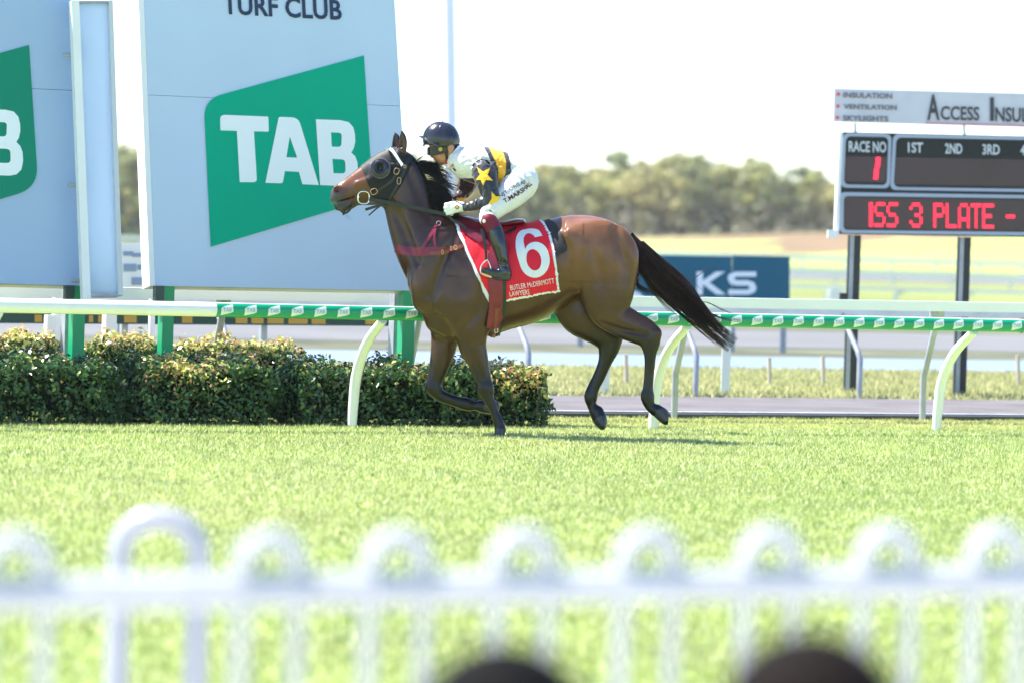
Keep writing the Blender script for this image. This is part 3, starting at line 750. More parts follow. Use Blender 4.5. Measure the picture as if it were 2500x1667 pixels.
# sponsor banner on top of the board
def slope7(x): return (x - 220) * 0.0255
M_ban = mat('banner_pale', (0.62, 0.62, 0.70), 0.55, 0.3, var=0.05, vscale=3, dirt=((0.45, 0.44, 0.5), 4, 0.4))
bn = empty('sponsor_banner', tuple(S7(1100, 520)), 'pale advertising strip with black lettering above the race board', 'banner')
m = MB(); m.quadbox(S7(210, 412), S7(3400, 500), S7(3400, 185), S7(218, 103), (0, 0.05, 0)); m.build('board', M_ban, bn)
m = MB(); m.quadbox(S7(1075, 438, .012), S7(3400, 500, .012), S7(3400, 478, .012), S7(1075, 416, .012), (0, 0.01, 0)); m.build('pink_strip', mat('pink', (0.60, 0.30, 0.38), 0.6), bn)
M_btx = mat('banner_text', (0.05, 0.05, 0.07), 0.6)
M_btg = mat('banner_text_grey', (0.16, 0.16, 0.20), 0.6)
txt7('INSULATION', 302, 758, 186, 135, M_btg, 0.02, 0.024, 0.008, bn); txt7('VENTILATION', 305, 800, 292, 246, M_btg, 0.02, 0.024, 0.008, bn); txt7('SKYLIGHTS', 298, 722, 402, 352, M_btg, 0.02, 0.02, 0.008, bn)
for x, y in ((256, 156), (252, 268), (248, 374)):
    m = MB(); m.add([S7(x, y - 22, .012), S7(x - 20, y, .012), S7(x, y + 22, .012), S7(x + 20, y, .012)], [(0, 1, 2, 3)]); m.build('red_diamond', mat('diamond_red', (0.75, 0.08, 0.12), 0.5), bn)
txt7('A', 1085, 1200, 392, 150, M_btx, 0.02, 0.0, 0.008, bn); txt7('CCESS', 1212, 1572, 392, 262, M_btx, 0.015, 0.022, 0.008, bn)
txt7('I', 1672, 1708, 408, 170, M_btx, 0.0, 0.0, 0.008, bn); txt7('NSULATION', 1722, 2420, 408, 272, M_btx, 0.015, 0.022, 0.008, bn)
for x in (415, 1435, 2460):
    a = S7(x, 420 + slope7(x) * 0.6); b = S7(x + 6, 540 + slope7(x) * 0.6); m = MB(); m.tube([a + Vector((0, .08, 0)), b + Vector((0, .08, 0))], 0.018, 8); m.build('strut', M_whitedull, bn)
# posts
for px0, px1, pyt, pyb in ((2064, 2094, 575, 957), (2332, 2362, 580, 967)):
    g = G((px0 + px1) / 2 - 6, pyb); t0 = P((px0 + px1) / 2 + 7, pyt, SY + 0.12)
    w = 15 / FPX * SY
    m = MB(); m.box((t0.x, SY + 0.12, t0.z / 2), (w, 0, 0), (0, w, 0), (0, 0, t0.z / 2)); m.build('post', M_black, sb)
    m = MB(); m.box((t0.x - w * 0.45, SY + 0.12 - w - 0.004, t0.z / 2), (w * 0.35, 0, 0), (0, 0.004, 0), (0, 0, t0.z / 2)); m.build('post_face', M_grey, sb)
m = MB(); m.box(P(2058, 727, SY), (0.035, 0, 0), (0, 0.05, 0), (0, 0, 0.045)); m.build('switch_box', M_black, sb)
ub = P(2040, 722, 100); m = MB(); m.box((ub.x, 100, 0.18), (0.19, 0, 0), (0, 0.15, 0), (0, 0, 0.18))
reg(m.build('utility_cabinet', M_white), 'small white cabinet left of the scoreboard post', 'cabinet')
# ------------------------------------------------------------------ hedges
def leafmesh(C, Nn, size, cols, name, m, parent, aspect=0.55, spread=0.8):
    n = len(C); d = Nn + rng.normal(0, spread, (n, 3)); d /= np.linalg.norm(d, axis=1)[:, None]
    a = np.cross(d, rng.normal(0, 1, (n, 3))); a /= np.linalg.norm(a, axis=1)[:, None]; b = np.cross(d, a)
    L = size[:, None]; w = L * aspect
    fold = d * (L * 0.18)
    V = np.stack([C - a * L * .5, C + b * w * .5 + fold * .5, C + a * L * .5, C - b * w * .5 + fold * .5], 1).reshape(-1, 3)
    F = np.arange(n * 4, dtype=np.int32).reshape(n, 4)
    return mobj(name, V, F, m, parent, cols=np.repeat(cols, 4, 0))
M_leaf = mat('hedge_leaf', (1, 1, 1), 0.28, 0.5, attr=True, trans=0.3)
M_wood = mat('twig_wood', (0.06, 0.045, 0.03), 0.9, 0.2, var=0.3, vscale=20)
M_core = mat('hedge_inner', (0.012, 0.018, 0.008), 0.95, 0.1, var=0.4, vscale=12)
def shrub(label, s0, s1, t0, t1, ht, fresh_lit, dens=3000, seed=0, patch=None):
    r_ = np.random.default_rng(seed + 100)
    e = empty('hedge_shrub', tuple(R((s0 + s1) / 2, (t0 + t1) / 2)), label, 'hedge', 'clipped shrubs under the boards')
    ls, lt = s1 - s0, t1 - t0
    area = ls * ht * 2 + ls * lt + lt * ht * 2; n = int(area * dens)
    pr = np.array([ls * ht, ls * ht, ls * lt, lt * ht, lt * ht]); pr /= pr.sum()
    fc = r_.choice(5, n, p=pr); u = r_.random(n); v = r_.random(n)
    q = np.zeros((n, 3)); nn = np.zeros((n, 3))
    for k_, (fs, ft, fz, nv) in enumerate(((u, 0 * u, v, (0, -1, 0)), (u, 0 * u + 1, v, (0, 1, 0)), (u, v, 0 * u + 1, (0, 0, 1)), (0 * u, u, v, (-1, 0, 0)), (0 * u + 1, u, v, (1, 0, 0)))):
        m_ = fc == k_; q[m_] = np.stack([fs, ft, fz], 1)[m_]; nn[m_] = nv
    ph = r_.uniform(0, 6.28, 6)
    lumpy = 0.05 * np.sin(q[:, 0] * ls * 9 + ph[0]) * np.sin(q[:, 2] * ht * 11 + ph[1]) + 0.03 * np.sin(q[:, 0] * ls * 21 + q[:, 2] * 9 + ph[2])
    off = lumpy + r_.normal(0, 0.022, n) - 0.02 - 0.07 * (r_.random(n) < 0.3)
    edge = 0.06                                   # soften the box corners
    qs = np.stack([s0 + q[:, 0] * ls, t0 + q[:, 1] * lt, q[:, 2] * ht], 1)
    cx = np.array([(s0 + s1) / 2, (t0 + t1) / 2, ht * 0.45]); rel = (qs - cx) / np.array([ls / 2, lt / 2, ht * 0.55])
    rad = (np.abs(rel) ** 5.5).sum(1) ** (1 / 5.5); qs = cx + (qs - cx) / np.maximum(rad, 1)[:, None] ** 1.0
    qs = qs + nn * off[:, None]
    qs[:, 2] = np.clip(qs[:, 2], 0.01, None)
    # wispy shoots above the top
    Cw = np.array(O)[None] + qs[:, :1] * np.array(U) + qs[:, 1:2] * np.array(N) + qs[:, 2:] * np.array(Z)
    Nw = nn[:, :1] * np.array(U) + nn[:, 1:2] * np.array(N) + nn[:, 2:] * np.array(Z)
    up = np.clip((qs[:, 2] / ht - 0.80) / 0.2, 0, 1)
    pr_f = fresh_lit * up ** 1.2
    if patch:
        for (ps, pz, pr2, amt) in patch: pr_f = np.maximum(pr_f, amt * np.exp(-(((qs[:, 0] - ps) / pr2) ** 2 + ((qs[:, 2] - pz) / (pr2 * 0.7)) ** 2)))
    pr_f = np.maximum(pr_f, 0.025)
    isf = r_.random(n) < pr_f
    g = r_.random(n)[:, None]
    green = np.array([0.050, 0.120, 0.042]) * (0.5 + 1.1 * g) + np.array([0.012, 0.008, 0]) * r_.random(n)[:, None]
    fresh_lit_col = np.where(r_.random(n)[:, None] < 0.68, np.array([[0.62, 0.62, 0.20]]), np.array([[0.66, 0.38, 0.20]])) * (0.7 + 0.6 * g)  # new growth colours, also used to paint sunlit leaf tips
    cols = np.where(isf[:, None], fresh_lit_col, green)
    leafmesh(Cw, Nw, r_.uniform(0.026, 0.056, n), cols, 'foliage', M_leaf, e)
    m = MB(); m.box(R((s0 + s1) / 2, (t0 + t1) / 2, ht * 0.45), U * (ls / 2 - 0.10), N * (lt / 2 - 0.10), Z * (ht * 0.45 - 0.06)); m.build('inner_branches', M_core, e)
    for i in range(max(2, int(ls / 0.35))):
        x = s0 + ls * (i + .5) / max(2, int(ls / 0.35)); m = MB(); m.tube([R(x, (t0 + t1) / 2, -0.02), R(x + 0.03, (t0 + t1) / 2, ht * 0.5)], [0.018, 0.010], 6); m.build('stem', M_wood, e)
    return e
f0 = 0.12
def ss(px, t=0.15): return s_at(px, t)
shrub('dark clipped front shrub at the left edge of the photo', ss(-330), ss(326), f0, 0.72, 0.47, 0.14, seed=1, patch=[(ss(60), 0.05, 0.1, 0.15)])
shrub('clipped front shrub with bright new leaves on its top below the TURF CLUB board', ss(338), ss(690), f0, 0.74, 0.485, 0.35, seed=2, patch=[(ss(470), 0.47, 0.28, 0.8), (ss(520), 0.36, 0.13, 0.6)])
shrub('long dark clipped front shrub behind the curved white post', ss(704), ss(1205), f0, 0.70, 0.46, 0.14, seed=3, patch=[(ss(1040), 0.46, 0.2, 0.4)])
shrub('bright yellow green end shrub of the hedge right of the foreleg', ss(1216), ss(1352), f0, 0.78, 0.475, 0.95, seed=4, patch=[(ss(1290), 0.44, 0.30, 0.85)])  # pale leaf patch paints the sunlit top of this shrub
shrub('back row shrub with orange tips at the left edge under the boards', s_at(-250, 1.6), s_at(148, 1.6), 1.42, 1.85, 0.61, 0.95, seed=5, patch=[(s_at(60, 1.6), 0.6, 0.35, 0.5)])
shrub('back row shrub with orange and white tips between the two left green legs', s_at(200, 1.6), s_at(398, 1.6), 1.42, 1.85, 0.59, 0.9, seed=6, patch=[(s_at(240, 1.6), 0.6, 0.2, 0.5)])
shrub('back row shrub with pale yellow tips right of the second green leg', s_at(408, 1.6), s_at(722, 1.6), 1.42, 1.85, 0.585, 1.0, seed=7, patch=[(s_at(560, 1.6), 0.62, 0.4, 0.6)])

# ------------------------------------------------------------------ trees across the far side
M_bark = mat('gum_bark', (0.34, 0.29, 0.24), 0.9, 0.2, var=0.3, vscale=3)
M_tleaf = mat('gum_leaf', (1, 1, 1), 0.7, 0.2, attr=True, trans=0.25)
def make_tree(seed, ht, wid, tone):
    r_ = np.random.default_rng(seed); e = empty('gum_tree', (0, 0, 0)); clumps = []
    m = MB(); pts = [Vector((0, 0, -0.3))]
    for i in range(1, 6): pts.append(Vector((r_.normal(0, .10) * i * 0.5, r_.normal(0, .10) * i * .5, ht * 0.15 * i)))
    m.tube(pts, [0.22, 0.19, 0.16, 0.13, 0.10, 0.06], 7)
    for i in range(11):
        a = r_.uniform(0, 6.28); z0 = ht * r_.uniform(0.18, 0.7); L = wid * r_.uniform(0.35, 0.62) * (1.15 - z0 / ht * 0.5)
        b = pts[min(int(z0 / (ht * 0.15)), 5)]; b = Vector((b.x, b.y, z0))
        tip = b + Vector((math.cos(a) * L, math.sin(a) * L, r_.uniform(0.4, 1.4)))
        m.tube([b, b.lerp(tip, .5) + Vector((0, 0, .15)), tip], [0.07, 0.05, 0.02], 5); clumps.append((tip, r_.uniform(0.5, 0.95)))
    for i in range(30):
        a = r_.uniform(0, 6.28); rr_ = wid * 0.5 * math.sqrt(r_.random()); z = ht * r_.uniform(0.12, 0.97)
        sh = math.sqrt(max(0.1, 1 - ((z / ht - 0.55) / 0.5) ** 2)); clumps.append((Vector((math.cos(a) * rr_ * sh, math.sin(a) * rr_ * sh, z)), r_.uniform(0.5, 1.05)))
    m.build('trunk', M_bark, e)
    C = []; Nn = []; K = []
    for c, r1 in clumps:
        k_ = int(95 * r1 / 0.7); d = r_.normal(0, 1, (k_, 3)); d /= np.linalg.norm(d, axis=1)[:, None]
        rad = r1 * r_.random(k_) ** 0.4; q = d * rad[:, None] * np.array([1.15, 1.15, 0.75]) + np.array(c); C.append(q); Nn.append(d)
        t_ = r_.random(); K.append(np.clip((1 - t_ * 0.45) * np.array(tone) * (0.6 + 0.8 * r_.random((k_, 1))) + np.array([.03, .02, 0]) * r_.random(), 0, 1))
    C = np.vstack(C); C[:, 2] = np.clip(C[:, 2], 0.2, None)
    global rng; leafmesh(C, np.vstack(Nn), r_.uniform(0.22, 0.46, len(C)), np.vstack(K), 'crown', M_tleaf, e, 0.6, 0.7)
    return e
protos = [make_tree(11, 7.6, 5.6, (0.45, 0.47, 0.17)), make_tree(12, 6.6, 6.2, (0.54, 0.54, 0.20)), make_tree(13, 8.6, 4.8, (0.35, 0.40, 0.19)),  # crown tones lightened, part of the distance haze is in the colour
          make_tree(14, 5.6, 5.6, (0.56, 0.53, 0.24)), make_tree(15, 7.0, 5.0, (0.27, 0.31, 0.14))]
kinds = ['broad olive gum', 'spreading yellow gum', 'slender grey gum', 'pale olive gum', 'dark olive gum']
used = [False] * 5
def copy_tree(p):
    c = p.copy(); COL.objects.link(c)
    for ch in p.children:
        d = ch.copy(); COL.objects.link(d); d.parent = c
    return c
def place_tree(px, Yd, k_, sc, rz, label):
    if used[k_]: e = copy_tree(protos[k_])
    else: e = protos[k_]; used[k_] = True
    x = P(px, 580, Yd).x; e.location = (x, Yd, gz(x, Yd) - 0.1); e.scale = (sc, sc, sc); e.rotation_euler = (0, 0, rz)
    reg(e, label, 'tree', 'trees beyond the far side of the course'); return e
r_ = np.random.default_rng(3)
def topy(px):                                   # skyline row of the photograph
    return np.interp(px, [-300, 200, 300, 345, 400, 900, 1010, 1060, 1290, 1330, 1400, 1470, 1530, 1600, 1700, 1800, 1870, 1950, 2010, 2060, 2300, 2700],
                     [370, 362, 365, 360, 372, 380, 385, 392, 402, 408, 396, 372, 388, 392, 378, 386, 400, 412, 418, 424, 420, 400])
hts = [7.6, 6.6, 8.6, 5.6, 7.0]; i = 0
xs_front = np.arange(-260, 2700, 62)
pl = []
for j, px in enumerate(xs_front):
    px = px + r_.uniform(-18, 18); Yd = r_.uniform(398, 412); pl.append((px, Yd, 0.80 + 0.14 * r_.random()))
for j, px in enumerate(np.arange(-230, 2700, 78)):
    px = px + r_.uniform(-20, 20); pl.append((px, r_.uniform(418, 436), 1.0))
cnt = {}; NTH = 'first second third fourth fifth sixth seventh eighth ninth tenth eleventh twelfth thirteenth fourteenth fifteenth sixteenth seventeenth eighteenth nineteenth twentieth'.split()
for px, Yd, fr in sorted(pl):
    k_ = int(r_.integers(0, 5)); x = P(px, 580, Yd).x
    want = (P(px, topy(px), Yd).z - gz(x, Yd)) * fr
    zone = 0 if px < 420 else 1 if px < 1330 else 2 if px < 1560 else 3 if px < 2050 else 4
    vis = ('beside the tall boards', 'behind the jockey', 'above the horse croup', 'between tail and scoreboard', 'behind the scoreboard')[zone]
    rw = 'front' if fr < 1 else 'back'; cnt[(zone, rw)] = cnt.get((zone, rw), 0) + 1
    nth = NTH[cnt[(zone, rw)] - 1]
    place_tree(px, Yd, k_, want / hts[k_] * 1.04, r_.uniform(0, 6.28), f'{kinds[k_]}, {nth} from left in the {rw} tree row {vis}')
# low scrub that closes the foot of the tree line
n = 26000; C = np.stack([rng.uniform(-60, 62, n), rng.uniform(396, 440, n), np.zeros(n)], 1)
C[:, 2] = [gz(a, b) for a, b in C[:, :2]]; hh = rng.random(n) ** 1.4 * (3.8 + 0.7 * np.sin(C[:, 0] * 0.4) + 0.8 * np.sin(C[:, 0] * 1.3)); C[:, 2] += hh
cl = np.where((rng.random(n) < 0.4)[:, None], np.array([[0.40, 0.36, 0.30]]), np.array([[0.25, 0.28, 0.16]])) * (0.6 + 0.8 * rng.random((n, 1)))  # scrub lightened too, colour carries some of the haze
o = leafmesh(C, rng.normal(0, 1, (n, 3)), rng.uniform(0.3, 0.65, n), cl, 'undergrowth', M_tleaf, None, 0.6)
reg(o, 'grey green scrub along the foot of the far trees', 'scrub', kind='stuff')
# ------------------------------------------------------------------ the horse
HY = 28.07; KM = HY / FPX
def HP(px, py, y=0.0):
    p = P(px, py, HY); return Vector((p.x, HY + y, p.z))
def row(A, B, w, yc=0.0):
    a = HP(*A); b = HP(*B); c = (a + b) / 2; return (c.x, HY + yc, c.z, (a - b).length / 2, w)
def crow(cx, cy, rpx, w, yc=0.0):
    c = HP(cx, cy); return (c.x, HY + yc, c.z, rpx * KM, w)
lo = HP(790, 1080, -0.36); hi = HP(1650, 305, 0.36)
F = Field((lo.x, HY - 0.36, lo.z), (hi.x, HY + 0.36, hi.z), 0.0073)
trunk = [crow(1094, 712, 84, .185), crow(1152, 686, 137, .245), row((1215, 556), (1215, 808), .275), row((1280, 552), (1275, 790), .287),
         row((1340, 541), (1335, 752), .272), row((1400, 526), (1398, 712), .262), row((1452, 531), (1446, 722), .248), crow(1476, 634, 82, .20)]
F.chain(trunk, 0.03, 26)
neck = [row((988, 372), (940, 490), .078), row((1014, 402), (949, 512), .082), row((1036, 449), (956, 540), .095), row((1056, 498), (961, 580), .115),
        row((1088, 537), (970, 622), .145), row((1125, 548), (990, 668), .175), row((1150, 560), (1022, 720), .185)]
F.chain(neck, 0.07, 24)
head = [crow(962, 433, 62, .080), crow(932, 441, 57, .084), row((889, 404), (922, 499), .076), row((872, 416), (903, 499), .068), row((848, 434), (876, 500), .056), row((826, 449), (848, 500), .052),
        crow(833, 478, 26, .056)]
F.chain(head, 0.025, 20)
F.chain([crow(858, 497, 13, .045), crow(840, 504, 12, .045), crow(826, 505, 10, .042)], 0.015, 8)     # lower lip
F.chain([crow(838, 513, 8, .03)], 0.012)
F.chain([crow(818, 486, 14, .05)], 0.02)                                                             # upper lip
for sg in (-1, 1):
    F.chain([crow(955, 452, 38, .02, sg * .066)], 0.035)                                             # cheek
    F.chain([crow(930, 408, 13, .02, sg * .088)], 0.03)                                              # brow
    F.chain([crow(872, 450, 5, .012, sg * .062), crow(915, 437, 6, .012, sg * .078)], 0.02, 5)         # facial crest
    F.chain([crow(823, 463, 9, .012, sg * .046)], 0.016)                                             # nostril flare
    F.chain([crow(823, 464, 7.5, .030, sg * .066)], 0.006, op='sub')
    F.chain([crow(812, 495, 1.4, .05, sg * .05), crow(835, 490, 1.4, .04, sg * .05), crow(868, 481, 1.2, .03, sg * .05)], 0.006, 8, op='sub')  # mouth
    F.chain([crow(985, 585, 13, .02, sg * .118), crow(968, 525, 10, .018, sg * .10)], 0.05, 6, op='sub') # jugular groove
    # shoulder, upper arm, ribs, flank and thigh shapes
    F.chain([crow(1075, 610, 34, .04, sg * .155), crow(1048, 700, 40, .05, sg * .155)], 0.07, 6)
    F.chain([crow(1130, 745, 48, .05, sg * .195), crow(1160, 775, 40, .05, sg * .175)], 0.06, 5)
    F.chain([crow(1038, 736, 22, .06, sg * .10)], 0.08)
    F.chain([crow(1388, 578, 13, .022, sg * .235)], 0.06)                                            # point of hip
    F.chain([crow(1470, 600, 60, .05, sg * .19)], 0.08)
    F.chain([crow(1066, 786, 24, .06, sg * .07), crow(1095, 800, 24, .06, sg * .08)], 0.07)
    F.chain([crow(1424, 620, 4, .02, sg * .295), crow(1412, 680, 6, .02, sg * .285), crow(1404, 706, 6, .02, sg * .27)], 0.05, 6, op='sub')
# ears
for dx, sg, tipx, tipy in ((0, -1, 981, 318), (-17, 1, 964, 322)):
    F.chain([crow(982 + dx, 372, 10, .028, sg * .045), crow(984 + dx, 352, 10.5, .022, sg * .052), crow(984 + dx, 337, 8.5, .016, sg * .055), crow(tipx + 1, tipy + 6, 3.5, .008, sg * .055), crow(tipx, tipy, 0.8, .004, sg * .055)], 0.012, 14)
    F.chain([crow(980 + dx, 358, 4.5, .02, sg * .05 - .02), crow(981 + dx, 342, 4.2, .016, sg * .055 - .018), crow(981 + dx, 328, 1.5, .008, sg * .055 - .01)], 0.006, 8, op='sub')
def LEG(rows, yc, k=0.05, sub=40): F.chain([row(a, b, w, y) for a, b, w, y in [(q[0], q[1], q[2], q[3] if len(q) > 3 else yc) for q in rows]], k, sub)
LEG([((1412, 640), (1556, 640), .085, -.165), ((1414, 700), (1549, 698), .095, -.155), ((1430, 752), (1536, 738), .085), ((1460, 782), (1541, 762), .07), ((1502, 811), (1570, 776), .058),
     ((1543, 828), (1602, 794), .046), ((1562, 844), (1606, 812), .042), ((1571, 868), (1600, 858), .034), ((1572, 902), (1596, 895), .028), ((1568, 942), (1593, 945), .028),
     ((1562, 966), (1596, 964), .034), ((1572, 990), (1597, 983), .028), ((1585, 1006), (1606, 990), .032)], -.15)
LEG([((1345, 745), (1470, 660), .085, .165), ((1366, 785), (1476, 735), .09, .155), ((1402, 812), (1478, 768), .075), ((1434, 829), (1497, 791), .062), ((1455, 843), (1514, 813), .046),
     ((1464, 860), (1512, 838), .042), ((1461, 886), (1495, 885), .034), ((1449, 917), (1479, 922), .028), ((1435, 945), (1464, 952), .028), ((1427, 968), (1460, 971), .034),
     ((1433, 986), (1457, 990), .028), ((1440, 1008), (1464, 998), .032)], .15)
LEG([((1100, 730), (1185, 745), .075, -.165), ((1112, 800), (1185, 800), .08), ((1121, 842), (1188, 848), .07), ((1142, 876), (1193, 884), .056), ((1156, 912), (1198, 914), .046),
     ((1168, 943), (1204, 945), .042), ((1177, 966), (1206, 966), .035), ((1190, 988), (1213, 987), .027), ((1199, 1008), (1220, 1009), .028), ((1205, 1026), (1230, 1030), .034), ((1208, 1042), (1235, 1045), .034)], -.14)
LEG([((1050, 775), (1130, 785), .075, .15), ((1051, 850), (1114, 845), .066), ((1046, 902), (1094, 898), .052), ((1041, 934), (1079, 930), .044), ((1044, 957), (1074, 939), .042), ((1064, 978), (1081, 952), .036),
     ((1090, 988), (1101, 963), .029), ((1113, 996), (1121, 969), .028), ((1136, 1004), (1143, 972), .034), ((1153, 1003), (1158, 979), .028), ((1168, 1004), (1170, 980), .03)], .13)
# hooves: flared, flat-ended
def hoof(rows, yc): F.chain([row(a, b, w, yc) for a, b, w in rows], 0.008, 10)
hoof([((1592, 1010), (1610, 986), .040), ((1606, 1024), (1625, 996), .048), ((1618, 1033), (1629, 1012), .052)], -.15)
hoof([((1442, 1016), (1474, 1000), .040), ((1450, 1034), (1482, 1019), .048), ((1462, 1047), (1480, 1036), .052)], .15)
hoof([((1208, 1046), (1235, 1048), .040), ((1206, 1062), (1231, 1063), .05)], -.14)
hoof([((1176, 1008), (1172, 977), .040), ((1196, 1012), (1190, 976), .048), ((1207, 1010), (1202, 978), .052)], .13)
# knees, hocks, tendons
F.chain([crow(1184, 946, 20, .044, -.14)], 0.02); F.chain([crow(1058, 948, 20, .044, .13)], 0.02)
F.chain([crow(1600, 812, 11, .03, -.15)], 0.025); F.chain([crow(1508, 828, 11, .03, .15)], 0.025)


for sg in (-1, 1):
    def gro(pts, r=2.0, k_=.03, op='sub', w=.02): F.chain([crow(x, y, r + (2 if op == 'sub' else 0), w, sg * (yy + ((.007 + (.014 if i_ in (0, len(pts) - 1) else 0)) if op == 'sub' else 0))) for i_, (x, y, yy) in enumerate(pts)], k_ * (1.7 if op == 'sub' else 1), 10, op=op)
    gro([(1118, 560, .205), (1085, 640, .218), (1056, 720, .222)], 2, .035)                      # in front of the shoulder blade
    gro([(1178, 690, .268), (1168, 760, .262), (1130, 800, .252)], 2, .03)                       # behind the triceps
    gro([(1128, 800, .232), (1155, 870, .208), (1178, 925, .190)], 1.5, .02)                     # forearm
    gro([(1500, 560, .235), (1522, 640, .250), (1520, 720, .30)], 2, .035)                      # hamstring line
    gro([(1440, 590, .300), (1460, 660, .278), (1470, 740, .31)], 2, .035)
    gro([(1470, 790, .215), (1520, 805, .205), (1575, 815, .196)] if sg < 0 else [(1400, 795, .23), (1450, 812, .21), (1490, 825, .2)], 1.5, .02)
    gro([(955, 500, .095), (985, 560, .125), (1020, 640, .19)], 2, .03)
    gro([(1000, 420, .098), (1020, 470, .118), (1050, 540, .155)], 2, .03)
    gro([(1340, 560, .255), (1378, 600, .285), (1392, 660, .29)], 2, .04)
    gro([(1090, 650, .205), (1075, 720, .205), (1085, 770, .195)], 1.2, .012, 'add', .004)
    gro([(880, 440, .058), (890, 455, .066), (905, 462, .070)], 1.0, .008, 'add', .003)
    gro([(1150, 850, .205), (1160, 890, .19), (1172, 925, .182)] if sg < 0 else [(1070, 850, .19), (1060, 890, .175), (1060, 925, .17)], 1.0, .008, 'add', .004)
V, Q = F.mesh(); V = relax(V, Q, 2, 0.45)
# coat colour: bay body, black points, dark muzzle, slate hooves
def topx(V):                                   # world -> photograph pixel of the horse plane
    Rt = np.array(Rc.transposed()); d = (V - np.array(CAM)) @ Rt.T
    return W0 / 2 + d[:, 0] / -d[:, 2] * FPX, H0 / 2 - d[:, 1] / -d[:, 2] * FPX
ppx, ppy = topx(V)
def sst(a, b, x): t = np.clip((x - a) / (b - a), 0, 1); return t * t * (3 - 2 * t)
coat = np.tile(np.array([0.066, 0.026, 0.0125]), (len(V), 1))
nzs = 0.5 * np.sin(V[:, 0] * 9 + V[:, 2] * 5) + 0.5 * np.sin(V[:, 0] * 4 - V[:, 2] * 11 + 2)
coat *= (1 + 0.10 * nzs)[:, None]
sunlit = sst(1300, 1430, ppx) * sst(760, 560, ppy); coat = coat * (1 - sunlit[:, None]) + np.array([0.19, 0.078, 0.036]) * sunlit[:, None]  # sunlight on the croup top painted in as a lighter coat
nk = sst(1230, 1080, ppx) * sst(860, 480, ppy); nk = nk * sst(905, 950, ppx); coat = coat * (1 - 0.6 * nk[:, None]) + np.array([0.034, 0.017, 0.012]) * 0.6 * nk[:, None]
fc_ = sst(925, 895, ppx) * sst(500, 440, ppy); coat = coat * (1 - fc_[:, None]) + np.array([0.150, 0.058, 0.032]) * fc_[:, None]  # lit bridge of the nose painted into the coat, brighter towards the top
pts = np.where(ppx > 1290, sst(775, 850, ppy + 6 * nzs), sst(835, 960, ppy + 10 * nzs))
coat = coat * (1 - pts[:, None]) + np.array([0.006, 0.0045, 0.005]) * pts[:, None]
mz = sst(856, 815, ppx + 8 * nzs) * sst(446, 476, ppy); coat = coat * (1 - mz[:, None]) + np.array([0.055, 0.046, 0.045]) * mz[:, None]
chin = sst(880, 830, ppx) * sst(492, 503, ppy); coat = coat * (1 - chin[:, None]) + np.array([0.03, 0.028, 0.03]) * chin[:, None]
lip = np.exp(-(((ppx - 812) / 9) ** 2 + ((ppy - 496) / 5) ** 2)); coat = coat * (1 - .6 * lip[:, None]) + np.array([0.35, 0.36, 0.30]) * .6 * lip[:, None]
nos = np.exp(-(((ppx - 824) / 8.0) ** 2 + ((ppy - 464) / 8.0) ** 2)); coat = coat * (1 - nos[:, None]) + np.array([0.10, 0.012, 0.012]) * nos[:, None]
eart = sst(352, 325, ppy) * (ppx > 950) * 0.7; coat = coat * (1 - eart[:, None]) + np.array([0.015, 0.010, 0.010]) * eart[:, None]
cr = np.minimum.reduce([np.hypot(ppx - a, ppy - b) for a, b in spline([(1000, 380), (1016, 402), (1036, 449), (1056, 498), (1085, 537), (1140, 545)], 20)]); cm = sst(12, 5, cr) * (np.abs(V[:, 1] - HY) < 0.07)
coat = coat * (1 - cm[:, None]) + np.array([0.012, 0.009, 0.009]) * cm[:, None]
hoofm = np.zeros(len(V))
for (hx, hy, ang, a, sg) in ((1617, 1013, 0, 14, -1), (1470, 1034, 0, 16, 1), (1219, 1062, 0, 14, -1), (1197, 994, 0, 13, 1)):
    hoofm = np.maximum(hoofm, (np.hypot(ppx - hx, (ppy - hy)) < a * 1.25) * (np.sign(V[:, 1] - HY) == sg))
coat = np.where(hoofm[:, None] > 0, np.array([[0.055, 0.055, 0.058]]), coat)
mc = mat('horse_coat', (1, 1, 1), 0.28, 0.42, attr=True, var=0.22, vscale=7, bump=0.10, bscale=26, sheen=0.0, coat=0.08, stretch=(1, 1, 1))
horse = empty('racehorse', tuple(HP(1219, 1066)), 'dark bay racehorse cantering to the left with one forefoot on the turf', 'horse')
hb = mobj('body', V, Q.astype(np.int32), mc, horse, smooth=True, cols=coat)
BODY = BVHTree.FromPolygons([tuple(p) for p in V], [tuple(int(i) for i in q) for q in Q])
def skin(px, py, off=0.0, bvh=None, far=False):
    """point on the near (or far) side of the horse under a photograph pixel"""
    x = HP(px, py); hit = (bvh or BODY).ray_cast(Vector((x.x, HY + (3 if far else -3), x.z)), Vector((0, -1 if far else 1, 0)))
    if hit[0] is None: return None
    n = hit[1]; n = n if (n.y > 0) == far else -n
    return hit[0] + n * off
def hair(name, strands, m, parent, rad=0.0022):
    v = []; f = []
    for pts in strands:
        k_ = len(pts); b = len(v); d0 = rad * random.uniform(.7, 1.3)
        for i, p in enumerate(pts):
            r = d0 * (1 - 0.75 * (i / (k_ - 1)) ** 2)
            v += [p + Vector((0, -r, 0)), p + Vector((r * .87, r * .5, r * .3)), p + Vector((-r * .87, r * .5, -r * .3))]
        for i in range(k_ - 1):
            for j in range(3): f.append((b + i * 3 + j, b + i * 3 + (j + 1) % 3, b + i * 3 + 3 + (j + 1) % 3, b + i * 3 + 3 + j))
    return mobj(name, v, f, m, parent, smooth=True)
mh = mat('horse_hair', (0.006, 0.005, 0.006), 0.45, 0.3, var=0.5, vscale=30, stretch=(1, 1, 1))
mh2 = mat('tail_hair', (0.024, 0.010, 0.007), 0.45, 0.3, var=0.7, vscale=22, stretch=(1, 1, 1))
rnd = random.Random(4)
st = []
